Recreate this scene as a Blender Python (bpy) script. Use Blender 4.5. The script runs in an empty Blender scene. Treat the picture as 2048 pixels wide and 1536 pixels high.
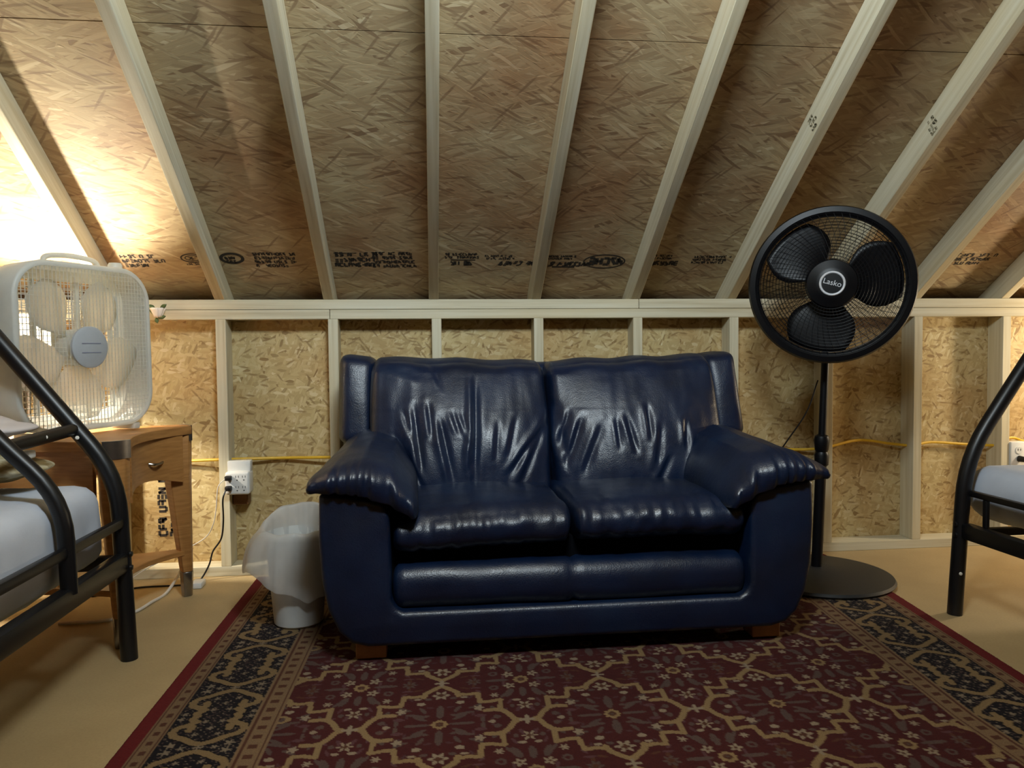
import bpy, bmesh, math, random
import numpy as np
from mathutils import Vector, Matrix, noise

random.seed(7); np.random.seed(7)
scene = bpy.context.scene
COL = scene.collection
PI = math.pi

# ------------------------------------------------------------------ camera, light, exposure
F_PX = 1498.86
CAM = np.array([0.7839, -2.974, 0.8461])
YAW, PITCH, ROLL = math.radians(6.2466), math.radians(-2.2504), math.radians(-0.5645)
fw = np.array([math.sin(YAW)*math.cos(PITCH), math.cos(YAW)*math.cos(PITCH), math.sin(PITCH)])
r0 = np.array([math.cos(YAW), -math.sin(YAW), 0.0]); u0 = np.cross(r0, fw)
rt = r0*math.cos(ROLL)+u0*math.sin(ROLL); up = -r0*math.sin(ROLL)+u0*math.cos(ROLL)
cd = bpy.data.cameras.new('camera'); cam = bpy.data.objects.new('camera', cd); COL.objects.link(cam)
cd.sensor_fit = 'HORIZONTAL'; cd.sensor_width = 36.0; cd.lens = F_PX/2048*36.0
cd.clip_start = 0.02
cam.matrix_world = Matrix(((rt[0], up[0], -fw[0], CAM[0]), (rt[1], up[1], -fw[1], CAM[1]), (rt[2], up[2], -fw[2], CAM[2]), (0, 0, 0, 1)))
scene.camera = cam

vs = scene.view_settings
vs.view_transform = 'Standard'; vs.look = 'None'; vs.gamma = 1.0; vs.use_curve_mapping = False
scene.display_settings.display_device = 'sRGB'
vs.exposure = 0.0
scene.cycles.use_denoising = True
scene.cycles.max_bounces = 8
scene.cycles.diffuse_bounces = 4
scene.cycles.transparent_max_bounces = 12
scene.cycles.caustics_reflective = False
scene.cycles.caustics_refractive = False

world = bpy.data.worlds.new('world'); scene.world = world
world.use_nodes = True
bg = world.node_tree.nodes['Background']
bg.inputs[0].default_value = (0.75, 0.82, 1.0, 1); bg.inputs[1].default_value = 0.02

def light(name, kind, loc, power, col, **kw):
    d = bpy.data.lights.new(name, kind); d.energy = power; d.color = col
    for k, v in kw.items():
        setattr(d, k, v)
    o = bpy.data.objects.new(name, d); o.location = loc; COL.objects.link(o)
    return o

# the room's ceiling fixture near the ridge, behind and above the viewpoint
key = light('ceiling_lamp_light', 'AREA', (0.98, -2.40, 2.27), 61.0, (0.87, 1.0, 1.06), shape='DISK', size=0.50)
key.rotation_euler = (math.radians(96), 0, 0)      # a wall-washing fixture, aimed across the room
# warm bulb of the small lamp behind the box fan, and the warm lamp beyond the right edge
BULB = (-0.56, -0.30, 0.93)
light('lamp_bulb_light', 'POINT', BULB, 68.0, (1.0, 0.92, 0.77), shadow_soft_size=0.02)
light('right_lamp_light', 'POINT', (3.85, -0.32, 0.85), 32.0, (1.0, 0.85, 0.62), shadow_soft_size=0.05)

# ------------------------------------------------------------------ helpers
def srgb(r, g, b):
    f = lambda c: (c/255/12.92) if c/255 <= 0.04045 else ((c/255+0.055)/1.055)**2.4
    return (f(r), f(g), f(b), 1.0)

class NT:
    def __init__(self, name):
        self.m = bpy.data.materials.new(name); self.m.use_nodes = True
        self.t = self.m.node_tree; self.n = self.t.nodes; self.l = self.t.links
        self.b = self.n['Principled BSDF']; self.out = self.n['Material Output']
    def add(self, typ, **kw):
        n = self.n.new(typ)
        for k, v in kw.items():
            if k.startswith('i_'):
                key = k[2:]
                n.inputs[int(key) if key.isdigit() else key].default_value = v
            else:
                setattr(n, k, v)
        return n
    def link(self, a, b):
        self.l.new(a, b)
    def ramp(self, fac, stops, interp='LINEAR'):
        n = self.n.new('ShaderNodeValToRGB'); cr = n.color_ramp; cr.interpolation = interp
        while len(cr.elements) < len(stops):
            cr.elements.new(0.5)
        for e, (p, c) in zip(cr.elements, stops):
            e.position = p; e.color = c if len(c) == 4 else (*c, 1)
        self.link(fac, n.inputs[0]); return n.outputs[0]
    def mix(self, fac, a, b, mode='MIX'):
        n = self.n.new('ShaderNodeMix'); n.data_type = 'RGBA'; n.blend_type = mode
        for s, v in ((n.inputs[0], fac), (n.inputs[6], a), (n.inputs[7], b)):
            if hasattr(v, 'links'): self.link(v, s)
            else: s.default_value = v
        return n.outputs[2]
    def math(self, op, a, b=0.0):
        n = self.n.new('ShaderNodeMath'); n.operation = op
        for s, v in ((n.inputs[0], a), (n.inputs[1], b)):
            if hasattr(v, 'links'): self.link(v, s)
            else: s.default_value = v
        return n.outputs[0]
    def coords(self, rot=(0, 0, 0), scale=(1, 1, 1), loc=(0, 0, 0), src=None):
        if src is None:
            src = self.add('ShaderNodeTexCoord').outputs['Object']
        mp = self.add('ShaderNodeMapping'); mp.inputs['Rotation'].default_value = rot
        mp.inputs['Scale'].default_value = scale; mp.inputs['Location'].default_value = loc
        self.link(src, mp.inputs[0]); return mp.outputs[0]
    def noise(self, vec, scale, detail=3.0, rough=0.55):
        n = self.add('ShaderNodeTexNoise'); n.inputs['Scale'].default_value = scale
        n.inputs['Detail'].default_value = detail; n.inputs['Roughness'].default_value = rough
        self.link(vec, n.inputs['Vector']); return n
    def bump(self, h, strength, dist=0.002):
        n = self.add('ShaderNodeBump'); n.inputs['Strength'].default_value = strength
        n.inputs['Distance'].default_value = dist
        self.link(h, n.inputs['Height']); self.link(n.outputs[0], self.b.inputs['Normal'])

def plain(name, col, rough=0.5, metal=0.0, spec=0.5, grain=0.06, bump=0.0, nscale=60.0):
    """a simple procedural material: base colour broken up with a little noise"""
    t = NT(name); v = t.coords()
    nz = t.noise(v, nscale, 3)
    c = t.ramp(nz.outputs[0], [(0.25, [x*(1-grain) for x in col[:3]]), (0.75, [min(1, x*(1+grain)) for x in col[:3]])])
    t.link(c, t.b.inputs['Base Color'])
    t.b.inputs['Roughness'].default_value = rough; t.b.inputs['Metallic'].default_value = metal
    t.b.inputs['Specular IOR Level'].default_value = spec
    if bump: t.bump(nz.outputs[0], bump, 0.001)
    return t.m

def osb(name, slope, angles, ln, wd, cols, tint, tint_amt):
    """oriented strand board: stacked layers of long flat wood strands"""
    t = NT(name)
    # bring the board into its own plane: x along the wall, y up the board
    base = t.coords(rot=slope if isinstance(slope, tuple) else (slope, 0, 0))
    dn = t.noise(base, 9.0, 2)
    wob = t.add('ShaderNodeMix', data_type='VECTOR'); wob.inputs[0].default_value = 0.012
    t.link(base, wob.inputs[4]); t.link(dn.outputs['Color'], wob.inputs[5])
    base = wob.outputs[1]
    col = None; hgt = None
    for i, a in enumerate(angles):
        v = t.coords(rot=(0, 0, a), src=base)
        v2 = t.coords(scale=(1/ln[i % len(ln)], 1/wd[i % len(wd)], 0), loc=(i*3.7, i*1.3, 0), src=v)
        vo = t.add('ShaderNodeTexVoronoi'); vo.voronoi_dimensions = '2D'; vo.inputs['Scale'].default_value = 1.0
        t.link(v2, vo.inputs['Vector'])
        sp = t.add('ShaderNodeSeparateColor'); t.link(vo.outputs['Color'], sp.inputs[0])
        sc = t.ramp(sp.outputs[0], cols)
        gr = t.noise(t.coords(scale=(6, 260, 1), src=v), 1.0, 2)
        sc = t.mix(0.18, sc, t.ramp(gr.outputs[0], [(0.3, (0.35, 0.3, 0.25)), (0.7, (0.75, 0.72, 0.68))]), 'OVERLAY')
        if col is None:
            col = sc; hgt = sp.outputs[1]
        else:
            mask = t.ramp(sp.outputs[2], [(0.58, (0, 0, 0)), (0.62, (1, 1, 1))])
            edge = t.ramp(vo.outputs['Distance'], [(0.50, (1, 1, 1)), (0.62, (0, 0, 0))])
            mk = t.math('MULTIPLY', mask, edge)
            col = t.mix(mk, col, sc)
            hm = t.add('ShaderNodeMix'); t.link(mk, hm.inputs[0]); t.link(hgt, hm.inputs[2]); t.link(sp.outputs[1], hm.inputs[3])
            hgt = hm.outputs[0]
    # sparse dark bark slivers
    for j, a in enumerate((0.15, -0.5, 0.9)):
        v = t.coords(rot=(0, 0, a), src=base)
        v2 = t.coords(scale=(1/(ln[0]*1.1), 1/(wd[0]*0.8), 0), loc=(j*9.1, 4.4*j, 0), src=v)
        vo = t.add('ShaderNodeTexVoronoi'); vo.voronoi_dimensions = '2D'; vo.inputs['Scale'].default_value = 1.0
        t.link(v2, vo.inputs['Vector'])
        sp = t.add('ShaderNodeSeparateColor'); t.link(vo.outputs['Color'], sp.inputs[0])
        mask = t.ramp(sp.outputs[1], [(0.925, (0, 0, 0)), (0.935, (1, 1, 1))])
        edge = t.ramp(vo.outputs['Distance'], [(0.22, (1, 1, 1)), (0.40, (0, 0, 0))])
        mk = t.math('MULTIPLY', t.math('MULTIPLY', mask, edge), 0.75)
        col = t.mix(mk, col, cols[0][1])
    big = t.noise(base, 2.6, 3)
    fac = t.ramp(big.outputs[0], [(0.42, (0, 0, 0)), (0.68, (tint_amt,)*3)])
    col = t.mix(fac, col, tint, 'MULTIPLY')
    t.link(col, t.b.inputs['Base Color'])
    t.b.inputs['Roughness'].default_value = 0.62; t.b.inputs['Specular IOR Level'].default_value = 0.3
    t.bump(hgt, 0.35, 0.0015)
    return t.m

def lumber(name, axis, rot=(0, 0, 0)):
    """pale spruce framing lumber, grain along one axis, with a few knots"""
    t = NT(name); v = t.coords(rot=rot)
    oi = t.add('ShaderNodeObjectInfo')
    off = t.add('ShaderNodeVectorMath'); off.operation = 'SCALE'; off.inputs['Scale'].default_value = 7.0
    cmb = t.add('ShaderNodeCombineXYZ')
    for k in range(3): t.link(oi.outputs['Random'], cmb.inputs[k])
    t.link(cmb.outputs[0], off.inputs[0])
    ad = t.add('ShaderNodeVectorMath'); t.link(v, ad.inputs[0]); t.link(off.outputs[0], ad.inputs[1])
    s = [70.0]*3; s[axis] = 2.2
    g = t.noise(t.coords(scale=tuple(s), src=ad.outputs[0]), 1.0, 3)
    c = t.ramp(g.outputs[0], [(0.28, srgb(184, 172, 142)), (0.5, srgb(202, 193, 166)), (0.75, srgb(213, 207, 184))])
    s2 = [9.0]*3; s2[axis] = 1.1
    pat = t.noise(t.coords(scale=tuple(s2), src=ad.outputs[0]), 1.0, 2)
    c = t.mix(t.ramp(pat.outputs[0], [(0.45, (0, 0, 0)), (0.7, (0.5, 0.5, 0.5))]), c, srgb(206, 188, 146))
    ks = [14.0]*3; ks[axis] = 5.0
    vo = t.add('ShaderNodeTexVoronoi'); vo.inputs['Scale'].default_value = 1.0
    t.link(t.coords(scale=tuple(ks), src=ad.outputs[0]), vo.inputs['Vector'])
    sp = t.add('ShaderNodeSeparateColor'); t.link(vo.outputs['Color'], sp.inputs[0])
    sel = t.ramp(sp.outputs[0], [(0.90, (0, 0, 0)), (0.91, (1, 1, 1))])
    dot = t.ramp(vo.outputs['Distance'], [(0.06, (0.85,)*3), (0.16, (0, 0, 0))])
    c = t.mix(t.math('MULTIPLY', sel, dot), c, srgb(96, 70, 40))
    t.link(c, t.b.inputs['Base Color']); t.b.inputs['Roughness'].default_value = 0.6
    t.b.inputs['Specular IOR Level'].default_value = 0.3
    t.bump(g.outputs[0], 0.15, 0.001)
    return t.m

def link_obj(name, me, mat, parent=None):
    o = bpy.data.objects.new(name, me)
    if mat is not None and len(me.materials) == 0: me.materials.append(mat)
    COL.objects.link(o)
    if parent is not None: o.parent = parent
    return o

def wloc(o):
    v = Vector((0, 0, 0))
    while o is not None:
        v = v+o.location; o = o.parent
    return v

def mesh(name, V, Fc, mat, parent=None, smooth=True):
    """a mesh given in WORLD coordinates, stored relative to its parent's origin"""
    V = np.asarray(V, float)
    if parent is not None: V = V-np.array(wloc(parent))
    me = bpy.data.meshes.new(name); me.from_pydata(V.tolist(), [], Fc)
    me.update()
    bm = bmesh.new(); bm.from_mesh(me); bmesh.ops.recalc_face_normals(bm, faces=bm.faces); bm.to_mesh(me); bm.free()
    if smooth:
        me.polygons.foreach_set('use_smooth', [True]*len(me.polygons))
    return link_obj(name, me, mat, parent)

def smooth_angle(o, deg=40):
    me = o.data
    me.polygons.foreach_set('use_smooth', [True]*len(me.polygons))
    bm = bmesh.new(); bm.from_mesh(me); a = math.radians(deg)
    for e in bm.edges:
        if len(e.link_faces) == 2 and e.calc_face_angle(0) > a: e.smooth = False
    bm.to_mesh(me); bm.free()
    return o

def thing(name, label, cat, loc, group=None):
    o = bpy.data.objects.new(name, None); o.empty_display_size = 0.05; o.location = loc
    COL.objects.link(o); o['label'] = label; o['category'] = cat
    if group: o['group'] = group
    return o

def tag(o, label, cat, group=None):
    o['label'] = label; o['category'] = cat
    if group: o['group'] = group
    return o

class MB:
    def __init__(self): self.v = []; self.f = []
    def add(self, V, Fc):
        n = len(self.v); self.v += [tuple(map(float, x)) for x in V]; self.f += [tuple(i+n for i in f) for f in Fc]; return self
    def box(self, lo, hi, M=None):
        x0, y0, z0 = lo; x1, y1, z1 = hi
        V = [(x0, y0, z0), (x1, y0, z0), (x1, y1, z0), (x0, y1, z0), (x0, y0, z1), (x1, y0, z1), (x1, y1, z1), (x0, y1, z1)]
        if M is not None: V = [tuple(M @ Vector(v)) for v in V]
        return self.add(V, [(0, 3, 2, 1), (4, 5, 6, 7), (0, 1, 5, 4), (1, 2, 6, 5), (2, 3, 7, 6), (3, 0, 4, 7)])
    def tube(self, pts, r, seg=12, cap=True):
        pts = [Vector(p) for p in pts]; n = len(pts)
        rs = r if hasattr(r, '__len__') else [r]*n
        T = []
        for i in range(n):
            a = pts[max(i-1, 0)]; b = pts[min(i+1, n-1)]; T.append((b-a).normalized())
        ref = Vector((0, 0, 1)) if abs(T[0].z) < 0.9 else Vector((1, 0, 0))
        nx = T[0].cross(ref).normalized(); V = []
        for i in range(n):
            nx = (nx-T[i]*nx.dot(T[i])).normalized(); ny = T[i].cross(nx)
            for k in range(seg):
                a = 2*PI*k/seg
                V.append(tuple(pts[i]+(nx*math.cos(a)+ny*math.sin(a))*rs[i]))
        Fc = [(i*seg+k, i*seg+(k+1) % seg, (i+1)*seg+(k+1) % seg, (i+1)*seg+k) for i in range(n-1) for k in range(seg)]
        if cap: Fc += [tuple(range(seg))[::-1], tuple(range((n-1)*seg, n*seg))]
        return self.add(V, Fc)
    def lathe(self, prof, c=(0, 0, 0), seg=40, M=None):
        V = []
        for r, z in prof:
            for k in range(seg):
                a = 2*PI*k/seg; p = Vector((r*math.cos(a), r*math.sin(a), z))
                if M is not None: p = M @ p
                else: p = p+Vector(c)
                V.append(tuple(p))
        n = len(prof)
        Fc = [(i*seg+k, i*seg+(k+1) % seg, (i+1)*seg+(k+1) % seg, (i+1)*seg+k) for i in range(n-1) for k in range(seg)]
        loop = tuple(prof[0]) == tuple(prof[-1])
        if prof[0][0] > 1e-6 and not loop: Fc.append(tuple(range(seg))[::-1])
        if prof[-1][0] > 1e-6 and not loop: Fc.append(tuple(range((n-1)*seg, n*seg)))
        return self.add(V, Fc)
    def prism(self, poly, axis, lo, hi):
        n = len(poly); V = []
        for t in (lo, hi):
            for a, b in poly:
                V.append({0: (t, a, b), 1: (a, t, b), 2: (a, b, t)}[axis])
        Fc = [tuple(range(n)), tuple(range(n, 2*n))[::-1]]+[(i, (i+1) % n, n+(i+1) % n, n+i) for i in range(n)]
        return self.add(V, Fc)
    def out(self, name, mat, parent=None, smooth=True, ang=35, bevel=0.0, seg=2):
        o = mesh(name, self.v, self.f, mat, parent, smooth=False)
        if bevel:
            bm = bmesh.new(); bm.from_mesh(o.data)
            es = [e for e in bm.edges if len(e.link_faces) == 2 and e.calc_face_angle(0) > math.radians(30)]
            bmesh.ops.bevel(bm, geom=es, offset=bevel, segments=seg, profile=0.5, affect='EDGES', clamp_overlap=True)
            bm.to_mesh(o.data); bm.free()
        if smooth: smooth_angle(o, ang)
        return o

def curve_pts(P, n=8):
    """Catmull-Rom through the points"""
    P = [np.array(p, float) for p in P]; Q = [2*P[0]-P[1]]+P+[2*P[-1]-P[-2]]; out = []
    for i in range(1, len(Q)-2):
        for k in range(n):
            t = k/n
            out.append(0.5*((2*Q[i])+(-Q[i-1]+Q[i+1])*t+(2*Q[i-1]-5*Q[i]+4*Q[i+1]-Q[i+2])*t*t+(-Q[i-1]+3*Q[i]-3*Q[i+1]+Q[i+2])*t**3))
    out.append(P[-1]); return out

def bend_pts(P, rad, n=6):
    """polyline with its inner corners rounded"""
    P = [Vector(p) for p in P]; out = [P[0]]
    for i in range(1, len(P)-1):
        a = (P[i-1]-P[i]); b = (P[i+1]-P[i]); d = min(rad, a.length*0.45, b.length*0.45)
        p0 = P[i]+a.normalized()*d; p1 = P[i]+b.normalized()*d
        for k in range(n+1):
            t = k/n; out.append(p0*(1-t)**2+P[i]*2*t*(1-t)+p1*t*t)
    out.append(P[-1]); return out

_bg = {}
def boxgrid(nx, ny, nz):
    if (nx, ny, nz) in _bg: return _bg[(nx, ny, nz)]
    idx = {}; V = []; Fc = []
    def vid(i, j, k):
        if (i, j, k) not in idx:
            idx[(i, j, k)] = len(V); V.append((2*i/nx-1, 2*j/ny-1, 2*k/nz-1))
        return idx[(i, j, k)]
    for i in range(nx):
        for j in range(ny):
            Fc.append((vid(i, j, 0), vid(i, j+1, 0), vid(i+1, j+1, 0), vid(i+1, j, 0)))
            Fc.append((vid(i, j, nz), vid(i+1, j, nz), vid(i+1, j+1, nz), vid(i, j+1, nz)))
    for i in range(nx):
        for k in range(nz):
            Fc.append((vid(i, 0, k), vid(i+1, 0, k), vid(i+1, 0, k+1), vid(i, 0, k+1)))
            Fc.append((vid(i, ny, k), vid(i, ny, k+1), vid(i+1, ny, k+1), vid(i+1, ny, k)))
    for j in range(ny):
        for k in range(nz):
            Fc.append((vid(0, j, k), vid(0, j, k+1), vid(0, j+1, k+1), vid(0, j+1, k)))
            Fc.append((vid(nx, j, k), vid(nx, j+1, k), vid(nx, j+1, k+1), vid(nx, j, k+1)))
    _bg[(nx, ny, nz)] = (np.array(V), Fc)
    return _bg[(nx, ny, nz)]

def rbox(n, half, r):
    """rounded box: positions, outward directions, raw lattice coordinates, faces"""
    p, Fc = boxgrid(*n); half = np.array(half, float); r = np.minimum(np.array(r, float), half)
    P = p*half; q = np.clip(P, -(half-r), half-r); d = (P-q)/r
    L = np.linalg.norm(d, axis=1, keepdims=True); L[L == 0] = 1
    N = d/L
    return q+N*r, N, p, Fc

def nz3(P, s, seed=0.0):
    return np.array([noise.noise(Vector((x*s+seed, y*s+seed*1.7, z*s-seed))) for x, y, z in P])

def creases(u, w, L):
    out = np.zeros_like(u)
    for a, b, c, d, dep, wid in L:
        ab = np.array([c-a, d-b]); L2 = (ab**2).sum()
        t = ((u-a)*ab[0]+(w-b)*ab[1])/L2; tc = np.clip(t, 0, 1)
        dist = np.hypot(u-(a+ab[0]*tc), w-(b+ab[1]*tc))
        fade = np.clip(1.15-np.abs(2*tc-1)**2, 0, 1)
        side = ((u-a)*ab[1]-(w-b)*ab[0])/math.sqrt(L2)
        out += -dep*np.exp(-(dist/wid)**2)*fade+0.75*dep*np.exp(-((dist-1.9*wid)/(1.1*wid))**2)*fade*(side > 0)
    return out

# ------------------------------------------------------------------ materials
R34 = 0.5934
M = {}
M['roof_osb'] = osb('roof_strand_board', R34, (0.06, -0.10, 0.18, -0.24, 0.38, -0.6), (0.125, 0.095, 0.08, 0.07), (0.017, 0.012, 0.015, 0.010),
    [(0.0, srgb(134, 110, 82)), (0.12, srgb(162, 141, 107)), (0.6, srgb(173, 153, 117)), (0.94, srgb(183, 164, 128)), (1.0, srgb(198, 181, 146))], srgb(208, 158, 128), 0.65)
M['wall_osb'] = osb('wall_strand_board', -PI/2, (0.5, -0.35, 1.2, -1.0, 1.9, 0.1), (0.055, 0.040, 0.034), (0.015, 0.010, 0.012),
    [(0.0, srgb(144, 118, 76)), (0.10, srgb(178, 156, 108)), (0.5, srgb(191, 170, 121)), (0.9, srgb(201, 182, 136)), (1.0, srgb(212, 197, 156))], srgb(216, 178, 134), 0.5)
for nm, rr in (('side_osb', -PI/2), ('gable_osb', (0, PI/2, 0)), ('far_osb', -R34)):
    M[nm] = osb(nm.replace('osb', 'strand_board'), rr, (0.5, -0.35, 1.2), (0.075, 0.055), (0.022, 0.014),
        [(0.0, srgb(140, 114, 74)), (0.5, srgb(186, 164, 118)), (1.0, srgb(210, 194, 152))], srgb(216, 178, 134), 0.5)
M['stud'] = lumber('stud_lumber', 2)
M['plate'] = lumber('plate_lumber', 0)
M['rafter'] = lumber('rafter_lumber', 1, (R34, 0, 0))
M['ink'] = plain('stamp_ink', srgb(46, 38, 30), 0.8, grain=0.3, nscale=300)
M['ink_faint'] = plain('faint_stamp_ink', srgb(146, 136, 108), 0.8, grain=0.3, nscale=300)
M['black_metal'] = plain('black_tube_paint', srgb(17, 17, 19), 0.38, 0.0, 0.5, 0.1)
M['black_plastic'] = plain('black_fan_plastic', srgb(9, 9, 12), 0.42, 0.0, 0.3, 0.1)
M['base_black'] = plain('fan_base_black', srgb(42, 42, 42), 0.5, 0.0, 0.4, 0.12)
M['chrome'] = plain('chrome', srgb(225, 226, 230), 0.30, 0.35, 0.5, 0.03)
M['nickel'] = plain('brushed_nickel', srgb(150, 145, 140), 0.32, 1.0, 0.5, 0.08)
M['white_plastic'] = plain('white_plastic', srgb(226, 226, 222), 0.4, 0.0, 0.5, 0.02)
M['bolt'] = plain('pale_bolt_cap', srgb(225, 222, 212), 0.4)
M['badge'] = plain('grey_badge', srgb(172, 176, 180), 0.55, grain=0.03)
M['yellow_cable'] = plain('yellow_cable_sheath', srgb(222, 176, 42), 0.45, grain=0.08)
M['black_cord'] = plain('black_cord', srgb(24, 20, 18), 0.5)
M['white_cord'] = plain('white_cord', srgb(215, 208, 196), 0.5)
M['leaf'] = plain('leaf_green', srgb(78, 96, 52), 0.6, grain=0.2)
M['gap_shade'] = plain('seat_gap_shade_black', srgb(10, 11, 16), 0.95, spec=0.1)  # matte black that paints the shade under the seat cushions
M['petal'] = plain('white_petal', srgb(236, 226, 214), 0.7, grain=0.05)
M['block'] = plain('oak_block', srgb(176, 130, 86), 0.55, grain=0.18, nscale=40)

def leather():
    t = NT('navy_leather'); v = t.coords()
    big = t.noise(v, 6.0, 4)
    c = t.ramp(big.outputs[0], [(0.3, srgb(6, 19, 41)), (0.55, srgb(8, 26, 54)), (0.8, srgb(12, 35, 62))])
    t.link(c, t.b.inputs['Base Color'])
    vo = t.add('ShaderNodeTexVoronoi'); vo.inputs['Scale'].default_value = 260.0; t.link(v, vo.inputs['Vector'])
    f2 = t.noise(v, 45.0, 4)
    h = t.math('ADD', t.math('MULTIPLY', vo.outputs['Distance'], 0.35), t.math('MULTIPLY', f2.outputs[0], 0.9))
    r = t.ramp(t.noise(v, 16.0, 3).outputs[0], [(0.3, (0.34,)*3), (0.7, (0.46,)*3)])
    t.link(r, t.b.inputs['Roughness']); t.b.inputs['Specular IOR Level'].default_value = 0.68
    t.bump(h, 0.30, 0.003)
    return t.m
M['leather'] = leather()

def table_wood():
    t = NT('maple_veneer'); v = t.coords(scale=(3, 3, 30))
    n = t.noise(v, 4.0, 4)
    c = t.ramp(n.outputs[0], [(0.3, srgb(158, 108, 58)), (0.6, srgb(180, 128, 72)), (0.8, srgb(194, 144, 88))])
    t.link(c, t.b.inputs['Base Color']); t.b.inputs['Roughness'].default_value = 0.42
    return t.m
M['maple'] = table_wood()

def translucent(name, col, trans=0.5, rough=0.4, clear=0.0):
    t = NT(name); v = t.coords(); n = t.noise(v, 30.0, 3)
    c = t.ramp(n.outputs[0], [(0.3, [x*0.95 for x in col[:3]]), (0.7, col)])
    t.link(c, t.b.inputs['Base Color']); t.b.inputs['Roughness'].default_value = rough
    tr = t.add('ShaderNodeBsdfTranslucent'); t.link(c, tr.inputs[0])
    mx = t.add('ShaderNodeMixShader'); mx.inputs[0].default_value = trans
    t.link(t.b.outputs[0], mx.inputs[1]); t.link(tr.outputs[0], mx.inputs[2]); o = mx.outputs[0]
    if clear:
        tp = t.add('ShaderNodeBsdfTransparent'); m2 = t.add('ShaderNodeMixShader'); m2.inputs[0].default_value = clear
        t.link(o, m2.inputs[1]); t.link(tp.outputs[0], m2.inputs[2]); o = m2.outputs[0]
    t.link(o, t.out.inputs[0]); return t.m
M['fan_white'] = translucent('white_fan_plastic', srgb(232, 234, 230), 0.50)
M['fan_blade'] = translucent('milky_fan_blade', srgb(238, 236, 228), 0.75)
M['shade'] = translucent('lamp_shade_fabric', srgb(254, 251, 244), 0.85)
M['bag'] = translucent('white_bin_liner', srgb(232, 232, 230), 0.45, 0.35, 0.22)
M['bin'] = translucent('white_bin_plastic', srgb(222, 222, 218), 0.12)

def bulb_mat():
    t = NT('glowing_bulb'); e = t.add('ShaderNodeEmission'); e.inputs[0].default_value = (1, 0.8, 0.5, 1); e.inputs[1].default_value = 25
    t.link(e.outputs[0], t.out.inputs[0]); return t.m
M['bulb'] = bulb_mat()

def cloth(name, stops, scale=8.0, bump=0.25):
    t = NT(name); v = t.coords(); n = t.noise(v, scale, 4)
    t.link(t.ramp(n.outputs[0], stops), t.b.inputs['Base Color']); t.b.inputs['Roughness'].default_value = 0.85
    t.b.inputs['Specular IOR Level'].default_value = 0.2
    w = t.noise(v, 220.0, 2); t.bump(w.outputs[0], bump, 0.001); return t.m
M['sheet'] = cloth('pale_blue_white_sheet', [(0.3, srgb(196, 203, 216)), (0.7, srgb(208, 214, 226))])
M['pillow'] = cloth('grey_white_pillowcase', [(0.3, srgb(200, 192, 190)), (0.7, srgb(212, 204, 202))])
M['olive'] = cloth('olive_mottled_pillowcase', [(0.40, srgb(150, 140, 98)), (0.47, srgb(168, 152, 106)), (0.53, srgb(196, 188, 160)), (0.62, srgb(132, 112, 72))], 9.0)
M['mauve'] = cloth('mauve_grey_pillowcase', [(0.3, srgb(120, 108, 116)), (0.7, srgb(132, 120, 128))])

def floor_mat():
    t = NT('tan_floor_panel'); v = t.coords()
    n = t.noise(v, 3.0, 4); f = t.noise(v, 160.0, 2)
    c = t.ramp(n.outputs[0], [(0.3, srgb(170, 146, 104)), (0.7, srgb(184, 160, 116))])
    c = t.mix(t.ramp(f.outputs[0], [(0.4, (0, 0, 0)), (0.75, (0.25,)*3)]), c, srgb(150, 124, 86))
    t.link(c, t.b.inputs['Base Color']); t.b.inputs['Roughness'].default_value = 0.7
    t.bump(f.outputs[0], 0.15, 0.001); return t.m
M['floor'] = floor_mat()

def rug_mat():
    t = NT('woven_rug_pile'); a = t.add('ShaderNodeAttribute'); a.attribute_name = 'pile'
    v = t.coords(); f = t.noise(v, 420.0, 2)
    c = t.mix(t.ramp(f.outputs[0], [(0.3, (0.0,)*3), (0.7, (0.35,)*3)]), a.outputs['Color'], (0.03, 0.02, 0.02, 1))
    t.link(c, t.b.inputs['Base Color']); t.b.inputs['Roughness'].default_value = 0.95
    t.b.inputs['Specular IOR Level'].default_value = 0.1
    t.bump(f.outputs[0], 0.6, 0.002); return t.m
M['rug'] = rug_mat()

# ------------------------------------------------------------------ room shell
def structure(name, obj_): obj_['kind'] = 'structure'; return obj_
S = 0.4064; W = 0.038; H = 1.0664; TH = R34
XL, XR = -1.56, 4.36
YF = -5.2; RY = -2.6
sl = np.array([0, -math.cos(TH), math.sin(TH)]); nr = np.array([0, math.sin(TH), math.cos(TH)])
P0 = np.array([0, 0, H])
def roof(x, s, n): return P0+np.array([x, 0, 0])+sl*s+nr*n
SR = (0-RY)/math.cos(TH)

fl = structure('floor', MB().box((XL-0.02, YF-0.1, -0.03), (XR+0.02, 0.101, 0.0)).out('floor', M['floor'], smooth=False))
# back knee wall: thin backing that carries boards, studs and plates as parts
wall = structure('wall_back', MB().box((XL, 0.102, 0.0), (XR, 0.112, H-0.004)).out('wall_back', M['side_osb'], smooth=False))
edges = [-4, -1, 2, 5, 8, 11]
for a, b in zip(edges[:-1], edges[1:]):
    MB().box((max(a*S, XL)+0.0015, 0.089, 0.0), (min(b*S, XR)-0.0015, 0.1015, H)).out('sheathing_panel', M['wall_osb'], wall, smooth=False)
stud_off = {0: -0.009, 1: 0.006, 6: 0.006}
for k in range(-3, 11):
    x = k*S+stud_off.get(k, 0.0)
    o = MB().box((x-W/2, 0.0, W), (x+W/2, 0.0885, H-2*W)).out('stud', M['stud'], wall, bevel=0.0015, seg=1)
MB().box((XL, 0.0, 0.0), (1.62, 0.0885, W)).out('bottom_plate', M['plate'], wall, bevel=0.0015, seg=1)
MB().box((1.623, 0.0, 0.0), (XR, 0.0885, W)).out('bottom_plate', M['plate'], wall, bevel=0.0015, seg=1)
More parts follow.
